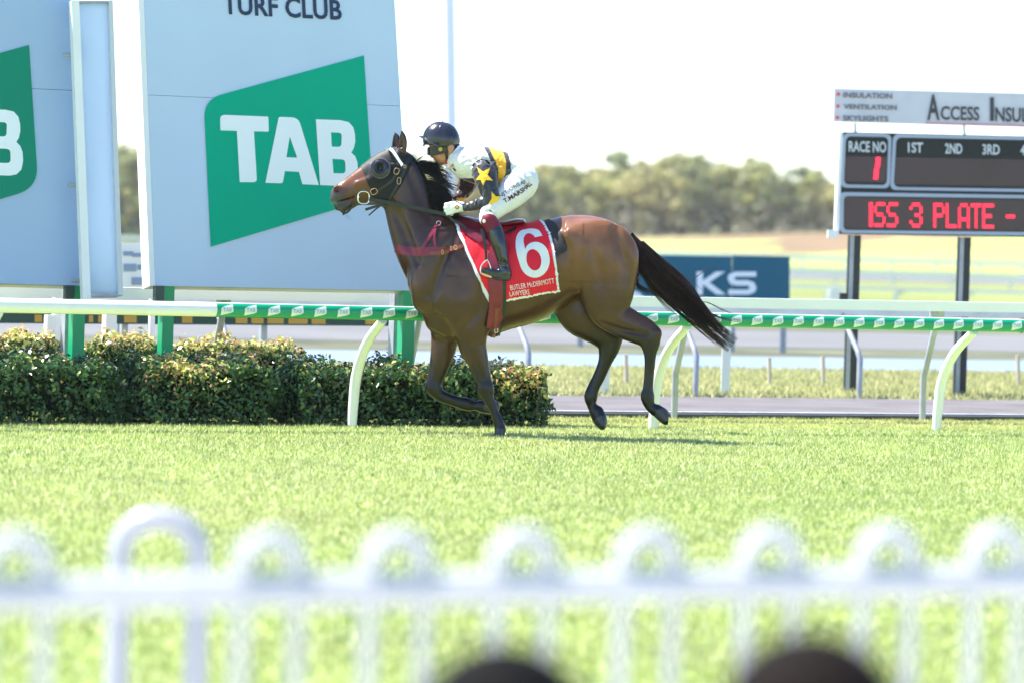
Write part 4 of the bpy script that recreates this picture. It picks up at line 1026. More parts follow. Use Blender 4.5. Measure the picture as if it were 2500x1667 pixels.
ctr = spline([(1536, 572), (1572, 625), (1615, 675), (1665, 722), (1708, 768), (1745, 806), (1790, 842)], 40)
hwid = np.interp(np.linspace(0, 1, 40), [0, .15, .35, .5, .65, .8, .92, 1], [9, 22, 33, 33, 25, 16, 11, 7])
locks = [(max(-1, min(1, rnd.gauss(0, .5))), rnd.gauss(0, .035), min(1.06, rnd.uniform(0.55, 1.02)), rnd.uniform(0, 6.28), rnd.uniform(2, 9), rnd.gauss(0, 11), rnd.uniform(0, .10)) for _ in range(70)]
for i in range(1050):
    a, yo, L, ph, wv, stray, s0 = locks[i % 70]
    a += rnd.gauss(0, .10); yo += rnd.gauss(0, .008); L = min(1.0, L + rnd.gauss(0, .05)); stray += rnd.gauss(0, 2.5)
    if rnd.random() < .06: stray += rnd.gauss(0, 24)
    pts = []; jit = rnd.uniform(0.3, 1)
    for j in range(16):
        u = s0 + (L - s0) * j / 15; q = u * 39; k_ = min(int(q), 38); t = q - k_
        c = ctr[k_] * (1 - t) + ctr[k_ + 1] * t; d = ctr[k_ + 1] - ctr[k_]; d = d / np.hypot(*d); nn = np.array([d[1], -d[0]])
        w = hwid[k_] * (1 - t) + hwid[k_ + 1] * t
        o_ = a * w + wv * math.sin(u * 5.5 + ph) * u + stray * u * u
        pts.append(HP(c[0] + nn[0] * o_, c[1] + nn[1] * o_, yo * min(1, u * 4) * (1.2 - .5 * u)))
    st.append(pts)
# loose locks under the dock and flying wisps
for (p0, p1, p2, p3, n_) in (((1556, 668), (1553, 690), (1566, 704), (1595, 716), 40), ((1640, 668), (1670, 690), (1690, 684), (1738, 645), 9), ((1690, 745), (1740, 770), (1770, 778), (1815, 785), 12), ((1690, 740), (1725, 738), (1760, 755), (1790, 768), 5)):
    for i in range(n_):
        j = [rnd.gauss(0, 4 if n_ > 20 else 2) for _ in range(8)]
        st.append([HP(x, y, rnd.gauss(0, .004)) for x, y in spline([(p0[0] + j[0], p0[1] + j[1]), (p1[0] + j[2] * .7, p1[1] + j[3] * .7), (p2[0] + j[4] * .8, p2[1] + j[5] * .8), (p3[0] + j[6] * 1.5, p3[1] + j[7] * 1.5)], 10)])
hair('tail', st, mh2, horse, 0.0026)
st = []
crest = spline([(1012, 398), (1022, 412), (1036, 449), (1048, 478), (1060, 505), (1078, 530), (1100, 540)], 60)
mlocks = [rnd.random() for _ in range(64)]
for i in range(1900):
    u = min(.999, max(0, mlocks[i % 64] + rnd.gauss(0, .012))); rl = random.Random(i % 64)
    c = crest[int(u * 59)]; y0 = rnd.uniform(-.035, .03)
    L = (rl.uniform(0.75, 1.1) + rnd.gauss(0, .06)) * np.interp(u, [0, .12, .3, .6, 1], [50, 72, 84, 72, 46])
    ang = np.interp(u, [0, .1, .3, .6, 1], [-0.15, .10, .50, .55, .25]) + rl.gauss(0, .14) + rnd.gauss(0, .05)
    fly = rl.random() < .14 and u < .4
    if fly: ang -= rl.uniform(.15, .5); L *= 1.15
    cv = rl.gauss(.45, .2) + rnd.gauss(0, .08); x, y = c; aa = ang - .45; pts = []
    for j in range(11):
        pts.append(HP(x, y, y0 + .012 * math.sin(j * .4 + i % 64) - (.02 if not fly else 0) * j / 10)); aa += cv * .12 + (.045 if not fly else -.02)
        x += math.cos(aa) * L / 10; y += math.sin(aa) * L / 10
    st.append(pts)
hair('mane', st, mh, horse, 0.0028)
# whiskers
hair('whiskers', [[HP(838 + i * 2, 520, -.02), HP(845 + i * 2.5, 531, -.02), HP(856 + i * 3, 538, -.02)] for i in range(4)], mh, horse, 0.0006)

# ------------------------------------------------------------------ tack: patches cut from the body surface
def ripple(x, z): return .0035 * (math.sin(x * 31 + z * 9 + 1.5 * math.sin(z * 14)) + .7 * math.sin(x * 17 - z * 23 + 1))
def patch(name, poly, off, th, m, parent, bvhV=None, yside=None, ymin=None, rip=False, sm=4):
    """convex outline in photograph pixels; the body surface inside it, lifted by off, th thick"""
    V_, Q_ = (V, Q) if bvhV is None else bvhV
    qx, qy = topx(V_); pad = 6
    x0, x1 = min(p[0] for p in poly) - pad, max(p[0] for p in poly) + pad; y0, y1 = min(p[1] for p in poly) - pad, max(p[1] for p in poly) + pad
    inb = (qx > x0) & (qx < x1) & (qy > y0) & (qy < y1)
    if yside == -1: inb &= V_[:, 1] < HY + 0.0
    f = Q_[inb[Q_].all(1)]; us = np.unique(f); mp = -np.ones(len(V_), int); mp[us] = np.arange(len(us))
    bm = bmesh.new(); bv = [bm.verts.new(tuple(V_[i])) for i in us]
    for q in mp[f]:
        try: bm.faces.new([bv[i] for i in q])
        except ValueError: pass
    cx = sum(p[0] for p in poly) / len(poly); cy = sum(p[1] for p in poly) / len(poly); cc = HP(cx, cy)
    for i in range(len(poly)):
        a, b = HP(*poly[i]), HP(*poly[(i + 1) % len(poly)]); nn = (b - a).cross(Vector((0, 1, 0))).normalized()
        if nn.dot(cc - a) > 0: nn = -nn
        bmesh.ops.bisect_plane(bm, geom=bm.verts[:] + bm.edges[:] + bm.faces[:], plane_co=a, plane_no=nn, clear_outer=True)
    for _ in range(sm): bmesh.ops.smooth_vert(bm, verts=[q for q in bm.verts if not q.is_boundary], factor=0.5, use_axis_x=False, use_axis_y=True, use_axis_z=False)
    bmesh.ops.recalc_face_normals(bm, faces=bm.faces[:]); bm.normal_update()
    # make sure normals point away from the body axis
    up = sum((q.normal.y * (q.calc_center_median().y - HY) for q in bm.faces))
    if up < 0: bmesh.ops.reverse_faces(bm, faces=bm.faces[:]); bm.normal_update()
    for q in bm.verts: q.co = q.co + q.normal * (off + (ripple(q.co.x, q.co.z) if rip else 0))
    bm.normal_update()
    top = list(bm.verts); n0 = len(top); bm.verts.index_update()
    vs_ = [tuple(q.co) for q in top] + [tuple(q.co - q.normal * th) for q in top]
    fs = [[w.index for w in q.verts] for q in bm.faces]; ff = fs + [[i + n0 for i in q[::-1]] for q in fs]
    for e in bm.edges:
        if e.is_boundary:
            lp = e.link_loops[0]; a, b = lp.vert.index, lp.link_loop_next.vert.index; ff.append([b, a, a + n0, b + n0])
    bm.free(); o = mobj(name, vs_, ff, m, parent); smooth_shade(o, 50)
    return o
def drape(name, path, wpx, off, m, parent, bvh=None, th=0.003, n=30, far=False, across=5):
    """strap along a pixel path, lying on the body"""
    pp = spline(path, n); v = []; f = []
    for i in range(n):
        d = pp[min(i + 1, n - 1)] - pp[max(i - 1, 0)]; d /= np.hypot(*d); nn = np.array([-d[1], d[0]])
        w = wpx if not hasattr(wpx, '__len__') else np.interp(i / (n - 1), np.linspace(0, 1, len(wpx)), wpx)
        last = None
        for j in range(across):
            q = pp[i] + nn * w * (j / (across - 1) - .5); h = skin(q[0], q[1], off, bvh, far)
            if h is None or (last is not None and abs(h.y - last.y) > 0.06):
                e_ = HP(q[0], q[1]); h = Vector((e_.x, (last.y if last else (v[-1].y if v else HY - .1 * (1 if not far else -1))), e_.z))
            last = h; v.append(h)
    for i in range(n - 1):
        for j in range(across - 1): a = i * across + j; f.append((a, a + 1, a + across + 1, a + across))
    n0 = len(v); sgn = Vector((0, th if not far else -th, 0)); v = v + [p + sgn for p in v]
    ff = f + [tuple(i + n0 for i in q[::-1]) for q in f]
    rim = [i * across for i in range(n)] + [(n - 1) * across + j for j in range(1, across)] + [i * across + across - 1 for i in range(n - 2, -1, -1)] + [j for j in range(across - 2, 0, -1)]
    for i in range(len(rim)): a, b = rim[i], rim[(i + 1) % len(rim)]; ff.append((a, b, b + n0, a + n0))
    o = mobj(name, v, ff, m, parent); bm = bmesh.new(); bm.from_mesh(o.data); bmesh.ops.recalc_face_normals(bm, faces=bm.faces[:]); bm.to_mesh(o.data); bm.free()
    return smooth_shade(o, 45)
def buckle(cx, cy, w, h, ang, off, parent, name='buckle', m=None, bvh=None, r=0.0022, rounded=True):
    c = skin(cx, cy, off, bvh) or HP(cx, cy, -.1); pts = []
    for k_ in range(17):
        a = 2 * math.pi * k_ / 16; ex = abs(math.cos(a)) ** (0.7) * math.copysign(1, math.cos(a)) * w; ey = abs(math.sin(a)) ** .7 * math.copysign(1, math.sin(a)) * h
        x = ex * math.cos(ang) - ey * math.sin(ang); y = ex * math.sin(ang) + ey * math.cos(ang); pts.append(c + Vector((x * KM, 0, -y * KM)))
    mb = MB(); mb.tube(pts, r, 6, False); return smooth_shade(mb.build(name, m or M_brass, parent))
M_brass = mat('brass', (0.60, 0.42, 0.20), 0.3, metal=0.9)
M_steel = mat('bit_steel', (0.75, 0.76, 0.78), 0.25, metal=0.9)
M_hood = mat('hood_fabric', (0.006, 0.006, 0.009), 0.5, 0.25, var=0.15, vscale=30, bump=0.15, bscale=150, sheen=0.3)
M_lea = mat('dark_leather', (0.012, 0.016, 0.014), 0.4, 0.5, var=0.2, vscale=20)
M_maroon = mat('maroon_leather', (0.20, 0.010, 0.032), 0.38, 0.5, var=0.15, vscale=15, bump=0.05, bscale=60)
M_red = mat('cloth_red', (0.70, 0.010, 0.030), 0.6, 0.3, var=0.08, vscale=8, bump=0.35, bscale=9, stretch=(1.6, 1, .6))
M_cw = mat('cloth_white', (0.74, 0.75, 0.80), 0.6, 0.3, var=0.04, vscale=10, bump=0.25, bscale=9, stretch=(1.6, 1, .6))
# blinker hood
hd = empty('blinker_hood', tuple(HP(945, 440)), 'black blinker hood with domed eye cups over the horse face', 'hood')
patch('hood_shell', [(950, 355), (880, 404), (922, 500), (943, 508), (985, 447), (1006, 402), (998, 384), (978, 368)], 0.006, 0.004, M_hood, hd)
for sg in (-1, 1):
    e0 = skin(930, 413, 0.004, None, sg > 0); cup = MB(); n1, n2 = 20, 7; v = []; f = []
    ax = Vector((-.10, sg * 1.0, .12)).normalized(); t1 = Vector((0, 0, 1)); t1 = (t1 - ax * t1.dot(ax)).normalized(); t2 = ax.cross(t1)
    prof = [(25, -.012), (24.5, .005), (20, .014), (14.5, .022), (13.5, .021), (12.5, .004), (6, -.004), (0.1, -.006)]
    for r_p, hgt in prof:
        for k_ in range(n1): a = 2 * math.pi * k_ / n1; v.append(e0 + ax * hgt + (t1 * math.sin(a) + t2 * math.cos(a)) * r_p * KM)
    for i in range(len(prof) - 1):
        for k_ in range(n1): f.append((i * n1 + k_, i * n1 + (k_ + 1) % n1, (i + 1) * n1 + (k_ + 1) % n1, (i + 1) * n1 + k_))
    o = mobj('eye_cup', v, f, mat('cup_plastic', (0.012, 0.012, 0.018), 0.22, 0.6), hd); smooth_shade(o, 45)
    m = MB(); m.tube([e0 + ax * 0.007 + (t1 * math.sin(2 * math.pi * k_ / 24) + t2 * math.cos(2 * math.pi * k_ / 24)) * 24 * KM for k_ in range(25)], 0.0035, 6, False); smooth_shade(m.build('cup_rim', mat('rim_grey', (0.10, 0.10, 0.14), 0.3), o))
    ey = MB(); bmq = bmesh.new(); bmesh.ops.create_icosphere(bmq, subdivisions=2, radius=0.016); ey.add([q.co * .8 + e0 - ax * .008 for q in bmq.verts], [[w.index for w in q.verts] for q in bmq.faces]); bmq.free()
    smooth_shade(ey.build('eye', mat('horse_eye', (0.01, 0.006, 0.004), 0.08, 0.8), o))
# bridle
br = empty('bridle', tuple(HP(930, 450)), 'black leather bridle with white browband and steel bit ring on the bay horse', 'bridle')
for fs in (False, True):
    drape('browband', [(944, 367), (958, 371), (972, 390), (986, 412)], 6.5, 0.013, mat('browband_white', (0.82, 0.82, 0.86), 0.5), br, None, .004, 20, fs, 3)
    drape('cheek_strap', [(985, 410), (970, 425), (955, 445), (930, 462), (914, 472)], 6, 0.014, M_lea, br, None, .003, 20, fs, 3)
    drape('throat_strap', [(990, 410), (978, 440), (962, 470), (947, 495)], 6, 0.014, M_lea, br, None, .003, 18, fs, 3)
    drape('head_strap', [(1003, 382), (995, 398), (984, 412)], 9, 0.014, M_lea, br, None, .003, 10, fs, 3)
buckle(969, 420, 6, 7.5, .3, .020, br); buckle(975, 443, 4.5, 8, .1, .020, br); buckle(915, 468, 8, 7, -.5, .02, br)
buckle(988, 409, 3, 3.5, .0, .02, br, 'browband_stud')
c = skin(889, 482, .012); 
for sg in (-1, 1):
    c0 = Vector((c.x, HY + sg * (HY - c.y), c.z)); pts = []
    for k_ in range(25):
        a = 2 * math.pi * k_ / 24; rx = 14 * (abs(math.cos(a)) ** .75) * math.copysign(1, math.cos(a)); ry = 15 * (abs(math.sin(a)) ** .75) * math.copysign(1, math.sin(a)); pts.append(c0 + Vector((rx * KM, 0, -ry * KM)))
    m = MB(); m.tube(pts, .0052, 8, False); smooth_shade(m.build('bit_ring', M_steel, br))
m = MB(); m.tube([Vector((HP(876, 482).x, HY + y_, HP(876, 482).z)) for y_ in (-.07, -.03, 0, .03, .07)], .006, 8); m.build('mouthpiece', M_steel, br)
drape('nose_strap', [(836, 522), (848, 518), (857, 508), (864, 494)], 7, 0.008, M_lea, br, None, .003, 12, False, 3)
m = MB(); m.sweep([HP(838, 525, -.03), HP(848, 518, -.045), HP(857, 508, -.055), HP(862, 500, -.055)], Vector((0.6, 0, .6)), .010, .003); m.build('chin_strap', M_lea, br)
m = MB(); m.sweep([HP(936, 499, -.08), HP(918, 505, -.085), HP(893, 513, -.085)], Vector((.2, 0, 1)), .010, .003); m.build('loose_strap', M_lea, br)
m = MB(); m.sweep([HP(934, 500, -.07), HP(918, 512, -.075), HP(901, 527, -.075)], Vector((.6, 0, .6)), .005, .003); m.build('loose_strap', M_lea, br)
for sg in (-1, 1):
    pts = [HP(x, y, sg * yy) for x, y, yy in spline([(902, 487, .075), (940, 494, .10), (980, 502, .125), (1020, 510, .15), (1060, 518, .15), (1098, 527, .125)], 24)]
    m = MB(); m.sweep(pts, Vector((0, 0, 1)), .0135, .0025); smooth_shade(m.build('rein', mat('rein_rubber', (0.018, 0.026, 0.02), 0.5, 0.4, var=0.2, vscale=60), br))
    pts = [HP(x, y, sg * yy) for x, y, yy in spline([(1096, 528, .125), (1108, 540, .13), (1125, 548, .14), (1140, 560, .17)], 14)]
    m = MB(); m.sweep(pts, Vector((.4, 0, 1)), .009, .0025); m.build('rein_end', M_lea, br)
# breastplate
bp_ = empty('breastplate', tuple(HP(1000, 610)), 'maroon leather breastplate with brass buckles across the horse chest', 'breastplate')
for fs in (False, True):
    drape('chest_band', [(968, 606), (985, 612), (1020, 615), (1060, 614), (1092, 612), (1110, 608)], [20, 21, 21, 20, 17, 12], 0.006, M_maroon, bp_, None, .004, 40, fs)
    drape('neck_strap', [(1080, 538), (1068, 552), (1052, 577), (1038, 600), (1026, 622)], 8, 0.010, M_maroon, bp_, None, .003, 24, fs, 3)
    drape('loose_strap', [(1064, 560), (1062, 580), (1065, 605), (1073, 627)], 5.5, 0.012, M_maroon, bp_, None, .003, 18, fs, 3)
    drape('side_strap', [(1052, 620), (1080, 617), (1110, 609), (1135, 600), (1158, 591)], 8.5, 0.016, mat('tan_leather', (0.20, 0.05, 0.028), 0.4, var=.15), bp_, None, .003, 28, fs, 3)
m = MB(); m.sweep([Vector((HP(968, 608).x - .004, HY + y_, HP(968, 608).z)) for y_ in (-.06, -.03, 0, .03, .06)], Z, .03, .003); m.build('chest_band', M_maroon, bp_)
buckle(1071, 549, 5, 5, .5, .016, bp_, m=M_steel); buckle(1115, 607, 4, 5, -.15, .022, bp_); buckle(1080, 616, 2, 5, -.1, .022, bp_); buckle(1106, 609, 2, 5, -.1, .022, bp_)
# saddle cloth, with the black pad showing behind it
cloth = empty('saddle_cloth', tuple(HP(1250, 640)), 'red racing saddle cloth with a large white number 6 and white border', 'saddle cloth')
outer = [(1110, 548), (1200, 520), (1315, 538), (1330, 549), (1343, 572), (1352, 605), (1358, 650), (1363, 711), (1300, 722), (1236, 734), (1196, 742), (1186, 720), (1160, 668), (1140, 625), (1118, 575)]
inner = [(1117, 552), (1200, 520), (1313, 540), (1325, 552), (1337, 575), (1346, 607), (1352, 651), (1357, 707), (1299, 717), (1237, 728), (1200, 735), (1191, 716), (1168, 668), (1148, 622), (1126, 577)]
pad = [(1290, 520), (1330, 538), (1352, 548), (1372, 572), (1384, 604), (1393, 650), (1391, 690), (1370, 705), (1290, 715)]
patch('pad', [(1312, 526), (1335, 534), (1355, 546), (1373, 574), (1383, 602), (1384, 612), (1370, 620), (1345, 634), (1325, 636)], 0.0065, 0.005, mat('pad_black', (0.02, 0.017, 0.02), 0.7, var=.2, bump=.1), cloth, sm=0)
patch('border', outer, 0.016, 0.004, M_cw, cloth, rip=True)
patch('panel', inner, 0.0195, 0.0025, M_red, cloth, rip=True)
CB = None
def decal_on(name, v2, f2, to_px, off, m, parent, bvh=None, dens=None):
    v = []
    for p in v2:
        q = to_px(p); h = skin(q[0], q[1], off, bvh)
        if h is not None and bvh is None: h = skin(q[0], q[1], off + ripple(h.x, h.z), bvh)
        if h is None: h = HP(q[0], q[1], -.2)
        v.append(h)
    return mobj(name, v, f2, m, parent)
c5 = 320 / 2091.0
def C5(p): return (1080 + p[0] * c5, 500 + p[1] * c5)
six = spline([(1600, 535), (1540, 450), (1450, 422), (1370, 420), (1250, 455), (1190, 550), (1172, 660), (1190, 800), (1230, 940), (1265, 1030), (1330, 1110), (1430, 1155), (1530, 1145), (1620, 1090), (1680, 1000), (1705, 890), (1685, 770), (1640, 690), (1570, 640), (1480, 622), (1400, 640), (1345, 690), (1325, 735), (1300, 640), (1300, 570), (1340, 500), (1400, 492), (1450, 520), (1480, 558)], 90)
hole = [(1455 + 118 * math.cos(a) - 0 * math.sin(a) + 12 * math.sin(a), 888 + 160 * math.sin(a)) for a in np.linspace(0, 2 * math.pi, 40)[:-1]]
v2, f2 = densify(*fill_loops([[tuple(p) for p in six], hole]), 60)
decal_on('number', v2, f2, C5, .0235, M_cw, cloth)
def textpath(t, x0, y0, x1, y1, hgt, bold, lean=0.0, dl=.35):
    tv, tf = text2d(t, bold); wt = max(p[0] for p in tv); tv, tf = densify(tv, tf, dl)
    d = math.hypot(x1 - x0, y1 - y0); ux, uy = (x1 - x0) / d, (y1 - y0) / d
    return tv, tf, lambda p: (x0 + ux * d * p[0] / wt + uy * hgt * p[1] + lean * p[1] * ux, y0 + uy * d * p[0] / wt - ux * hgt * p[1] + lean * p[1] * uy)
a, b, c_ = textpath('BUTLER McDERMOTT', *C5((1090, 1352)), *C5((1772, 1235)), 12.0, 0.0, 0); decal_on('lettering', a, b, c_, .0235, M_cw, cloth)
a, b, c_ = textpath('LAWYERS', *C5((1080, 1445)), *C5((1385, 1405)), 12.0, 0.0, 0); decal_on('lettering', a, b, c_, .0235, M_cw, cloth)
# saddle, girth, stirrup
sd = empty('racing_saddle', tuple(HP(1200, 560)), 'small glossy maroon racing saddle with girth and steel stirrups', 'saddle')
M_sad = mat('saddle_gloss', (0.15, 0.010, 0.022), 0.22, 0.6, var=0.15, vscale=20, coat=.3)
patch('flap', [(1112, 548), (1150, 530), (1195, 540), (1206, 560), (1213, 606), (1203, 607), (1182, 603), (1150, 586), (1126, 568)], 0.030, 0.007, M_sad, sd)
seat = Field((HP(1105, 600).x, HY - .16, HP(1105, 570).z), (HP(1300, 500).x, HY + .16, HP(1105, 510).z), .006)
seat.chain([(*HP(1122, 540), .02, .05), (*HP(1150, 541), .022, .07), (*HP(1190, 549), .022, .085), (*HP(1230, 548), .022, .12), (*HP(1260, 543), .025, .145), (*HP(1276, 542), .022, .135)], .02, 18)
sv_, sq_ = seat.mesh(); sv_ = relax(sv_, sq_, 2); mobj('seat', sv_, sq_.astype(np.int32), M_sad, sd, smooth=True)
for fs in (False, True):
    drape('girth_lining', [(1213, 620), (1216, 690), (1214, 745), (1206, 785), (1197, 815)], [40, 42, 42, 40, 36], 0.027, M_lea, sd, None, .003, 40, fs)
    drape('girth', [(1209, 606), (1212, 690), (1210, 745), (1202, 785), (1194, 812)], [26, 32, 32, 30, 24], 0.0305, M_maroon, sd, None, .003, 40, fs)
    drape('girth_strap', [(1214, 745), (1208, 775), (1203, 795)], 8, 0.037, mat('tan_leather', (0.2, .05, .03)), sd, None, .003, 12, fs, 3)
    drape('thigh_strap', [(1234, 577), (1250, 570), (1262, 563)], 7, 0.030, M_lea, sd, None, .004, 10, fs, 3)
buckle(1203, 797, 4, 5, .2, .043, sd, m=M_steel)
m = MB(); m.tube([skin(1214, 738, .039) + Vector((12 * KM * math.cos(a), -.002, 12 * KM * math.sin(a))) for a in np.linspace(0, 2 * math.pi, 17)], .0025, 6, False); m.build('girth_ring', mat('tan_leather', (0.2, .05, .03)), sd)
for sg in (-1, 1):
    yb = .325
    pts = [HP(x, y, sg * yy) for x, y, yy in spline([(1176, 560, .275), (1183, 585, .300), (1187, 610, .315), (1188, 638, .322)], 14)]
    m = MB(); m.sweep(pts, Vector((1, 0, 0)), .010, .003); smooth_shade(m.build('stirrup_leather', M_lea, sd))
    base = [(1190, 634), (1180, 643), (1174, 654), (1175, 666), (1184, 671), (1196, 675), (1200, 664), (1197, 648), (1191, 634)]
    m = MB(); m.tube([HP(x, y, sg * (yb + .0)) for x, y in spline(base, 26)], .0048, 8, False); smooth_shade(m.build('stirrup_iron', M_steel, sd))
    m = MB(); m.box(HP(1189, 672, sg * yb), Vector((.035, 0, -.012)), (0, .022, 0), (.003, 0, .006)); m.build('stirrup_tread', M_brass, sd)
# ------------------------------------------------------------------ the jockey
def RF(h=0.0065):
    a = HP(1008, 700); b = HP(1330, 290); return Field((a.x, HY - .42, a.z), (b.x, HY + .42, b.z), h)
jk = empty('person', tuple(HP(1225, 690)), 'crouching jockey in white, black and gold silks with a black cap', 'person')
M_skin = mat('skin', (0.48, 0.25, 0.17), 0.5, 0.4, attr=True, var=0.06, vscale=20)
def fin(fld, name, m, cols=None, it=3, parent=jk, fold=None):
    v, q = fld.mesh(); v = relax(v, q, it, .5)
    if fold: v = folds(v, q, *fold)
    return mobj(name, v, q.astype(np.int32), m, parent, smooth=True, cols=cols(v) if cols else None), v, q
# body under the clothes, with the face
f = RF(0.006)
f.chain([crow(1086, 349, 33, .078), crow(1078, 352, 31, .074)], .02)
f.chain([crow(1094, 378, 21, .062), crow(1080, 388, 15, .045), crow(1073, 395, 9, .024)], .02, 8)
f.chain([crow(1063, 372, 13, .052), crow(1070, 384, 13, .044)], .02)
f.chain([crow(1058, 362, 4, .010), crow(1055, 375, 4, .012), crow(1054.5, 381, 4.4, .015)], .012, 6)           # nose
f.chain([crow(1054, 364, 3.5, .042)], .012)
f.chain([crow(1064, 391.2, 3.2, .022)], .006); f.chain([crow(1066, 396.2, 3.2, .020)], .006)                    # lips
f.chain([crow(1072, 402, 4, .016)], .012)
f.chain([crow(1058, 394, .9, .03), crow(1066, 393.8, .9, .03)], .003, op='sub')
for sg in (-1, 1):
    f.chain([crow(1072, 380, 7, .014, sg * .048)], .02)
    f.chain([crow(1101, 362, 9, .010, sg * .082), crow(1100, 370, 6, .010, sg * .080)], .006); f.chain([crow(1100, 362, 4.5, .008, sg * .094)], .004, op='sub')
    f.chain([crow(1183, 424, 20, .045, sg * .17), crow(1198, 480, 12, .032, sg * .228), crow(1160, 502, 7, .022, sg * .175), crow(1128, 508, 7, .022, sg * .125)] if sg < 0 else
            [crow(1150, 420, 20, .045, .17), crow(1131, 468, 11, .032, .218), crow(1108, 490, 7, .022, .135)], .03, 14)
    f.chain([crow(1266, 452, 34, .08, sg * .09), crow(1226, 490, 22, .055, sg * .19), crow(1196, 524, 13, .04, sg * .25), crow(1206, 562, 12, .04, sg * .277), crow(1228, 640, 10, .035, sg * .295), crow(1225, 665, 9, .03, sg * .30), crow(1190, 661, 7, .03, sg * .30)], .03, 30)
f.chain([crow(1098, 380, 18, .052), crow(1118, 396, 20, .062), crow(1150, 405, 30, .10), crow(1205, 415, 34, .14), crow(1262, 440, 34, .13)], .04, 14)
def skincol(v):
    x, y = topx(v); c = np.tile(np.array([0.44, 0.21, 0.135]), (len(v), 1))
    lp = np.exp(-(((x - 1063) / 5) ** 2 + ((y - 393.5) / 4) ** 2)); c = c * (1 - .55 * lp[:, None]) + np.array([.28, .08, .065]) * .55 * lp[:, None]
    nb_ = np.exp(-(((x - 1056) / 7) ** 2 + ((y - 380) / 7) ** 2)); c = c * (1 - .4 * nb_[:, None]) + np.array([.40, .15, .10]) * .4 * nb_[:, None]
    hr = ((x > 1093) & (y < 372) & (np.abs(v[:, 1] - HY) < .079)) * .8; c = c * (1 - hr[:, None]) + np.array([.12, .07, .045]) * hr[:, None]
    st_ = sst(386, 398, y) * sst(1056, 1070, x) * .25; return c * (1 - st_[:, None]) + np.array([.22, .15, .12]) * st_[:, None]
fin(f, 'body', M_skin, skincol, 2)
# silks: one garment, torso and both sleeves
NS = [crow(1183, 424, 29, .062, -.175), crow(1189, 445, 27, .062, -.205), crow(1197, 474, 22, .054, -.23), crow(1201, 487, 19.5, .052, -.235), crow(1186, 494, 17, .046, -.225), crow(1166, 500, 14, .040, -.19), crow(1148, 505, 12, .036, -.155), crow(1134, 508, 9.5, .030, -.13)]
FS = [crow(1150, 420, 28, .062, .175), crow(1140, 448, 24, .056, .205), crow(1130, 470, 18, .048, .22), crow(1118, 482, 14, .040, .18), crow(1106, 490, 11, .034, .135)]
f = RF(0.006)
f.chain([crow(1106, 388, 24, .066), crow(1130, 397, 37, .135), crow(1170, 405, 47, .175), crow(1215, 413, 45, .165), crow(1252, 425, 42, .155), crow(1270, 436, 40, .15)], .03, 20)
f.chain(NS, .022, 30); f.chain(FS, .022, 24)
# pulled cloth: folds across the sleeve, back and belly
rnd = random.Random(9)
for (x, y, yc) in ((1168, 502, -.243), (1158, 502, -.224), (1146, 506, -.204), (1178, 484, -.288), (1192, 466, -.300), (1176, 470, -.278)):
    f.chain([crow(x - 3, y - 12, 1.5, .02, yc), crow(x + 2, y + 12, 1.5, .02, yc)], .014, 4, op='sub')
for i in range(16):
    x = rnd.uniform(1110, 1260); y0 = np.interp(x, [1110, 1170, 1260], [385, 385, 410]); a = rnd.uniform(-.5, .9); L = rnd.uniform(14, 30)
    f.chain([crow(x, y0, 1.2, .012, -.172), crow(x + math.cos(a) * L, y0 + math.sin(a) * L + 14, 1.2, .012, -.175)], .016, 5, op='sub')
def silks(v):
    x, y = topx(v); n_ = len(v); c = np.tile(np.array([0.72, 0.72, 0.71]), (n_, 1))
    pb = np.interp(y, [355, 380, 400, 420, 440, 456], [1206, 1217, 1224, 1226, 1222, 1212]); hg = np.interp(y, [355, 380, 400, 420, 445], [15, 14, 12, 9, 6]); hb = np.interp(y, [355, 400, 456], [28, 23, 20])
    d = np.abs(x - pb); blk = d < hb; gold = d < hg
    blk2 = blk | ((x - pb > -hb) & (x - pb < hb + 0))
    c[blk2] = (0.018, 0.020, 0.030); c[gold] = (0.85, 0.42, 0.02)
    # dark front hem band under the chest
    fr = (y > 436) & (x < 1175); c[fr] = (0.03, 0.015, 0.02); gg = (y > 448) & (y < 459) & (x > 1118) & (x < 1176); c[gg] = (0.80, 0.36, 0.02)
    sl = np.full(n_, 9.0)
    for rows, sg in ((NS, -1), (FS, 1)):
        P_ = spline(rows, 40); s_ = np.full(n_, 9.0)
        for q in P_:
            dd = np.sqrt((v[:, 0] - q[0]) ** 2 + (v[:, 2] - q[2]) ** 2 + ((v[:, 1] - q[1]) * q[3] / q[4]) ** 2) / q[3]; s_ = np.minimum(s_, dd)
        lim = HY - .118 if sg < 0 else HY + .118
        m_ = (s_ < 1.22) & ((v[:, 1] < lim) if sg < 0 else (v[:, 1] > lim)) & ~((x < 1152) & (y < 470) & (sg < 0))
        c[m_] = (0.016, 0.018, 0.028) if sg < 0 else (0.030, 0.010, 0.016)
        if sg > 0: c[m_ & (y > 484)] = (.80, .36, .03)
    return c
M_silk = mat('racing_silk', (1, 1, 1), 0.38, 0.5, attr=True, var=0.03, vscale=10, bump=0.10, bscale=22, sheen=.2)
o, SVs, SQs = fin(f, 'silks', M_silk, silks, 2, fold=(.0042, .055, (.9, .1, -.35), 3))
SILK = BVHTree.FromPolygons([tuple(p) for p in SVs], [tuple(int(i) for i in q) for q in SQs])
c3 = 340 / 1904.0
def C3(p): return (1000 + p[0] * c3, 280 + p[1] * c3)
M_star = mat('star_gold', (0.88, 0.52, 0.02), 0.45, 0.4, var=.04)
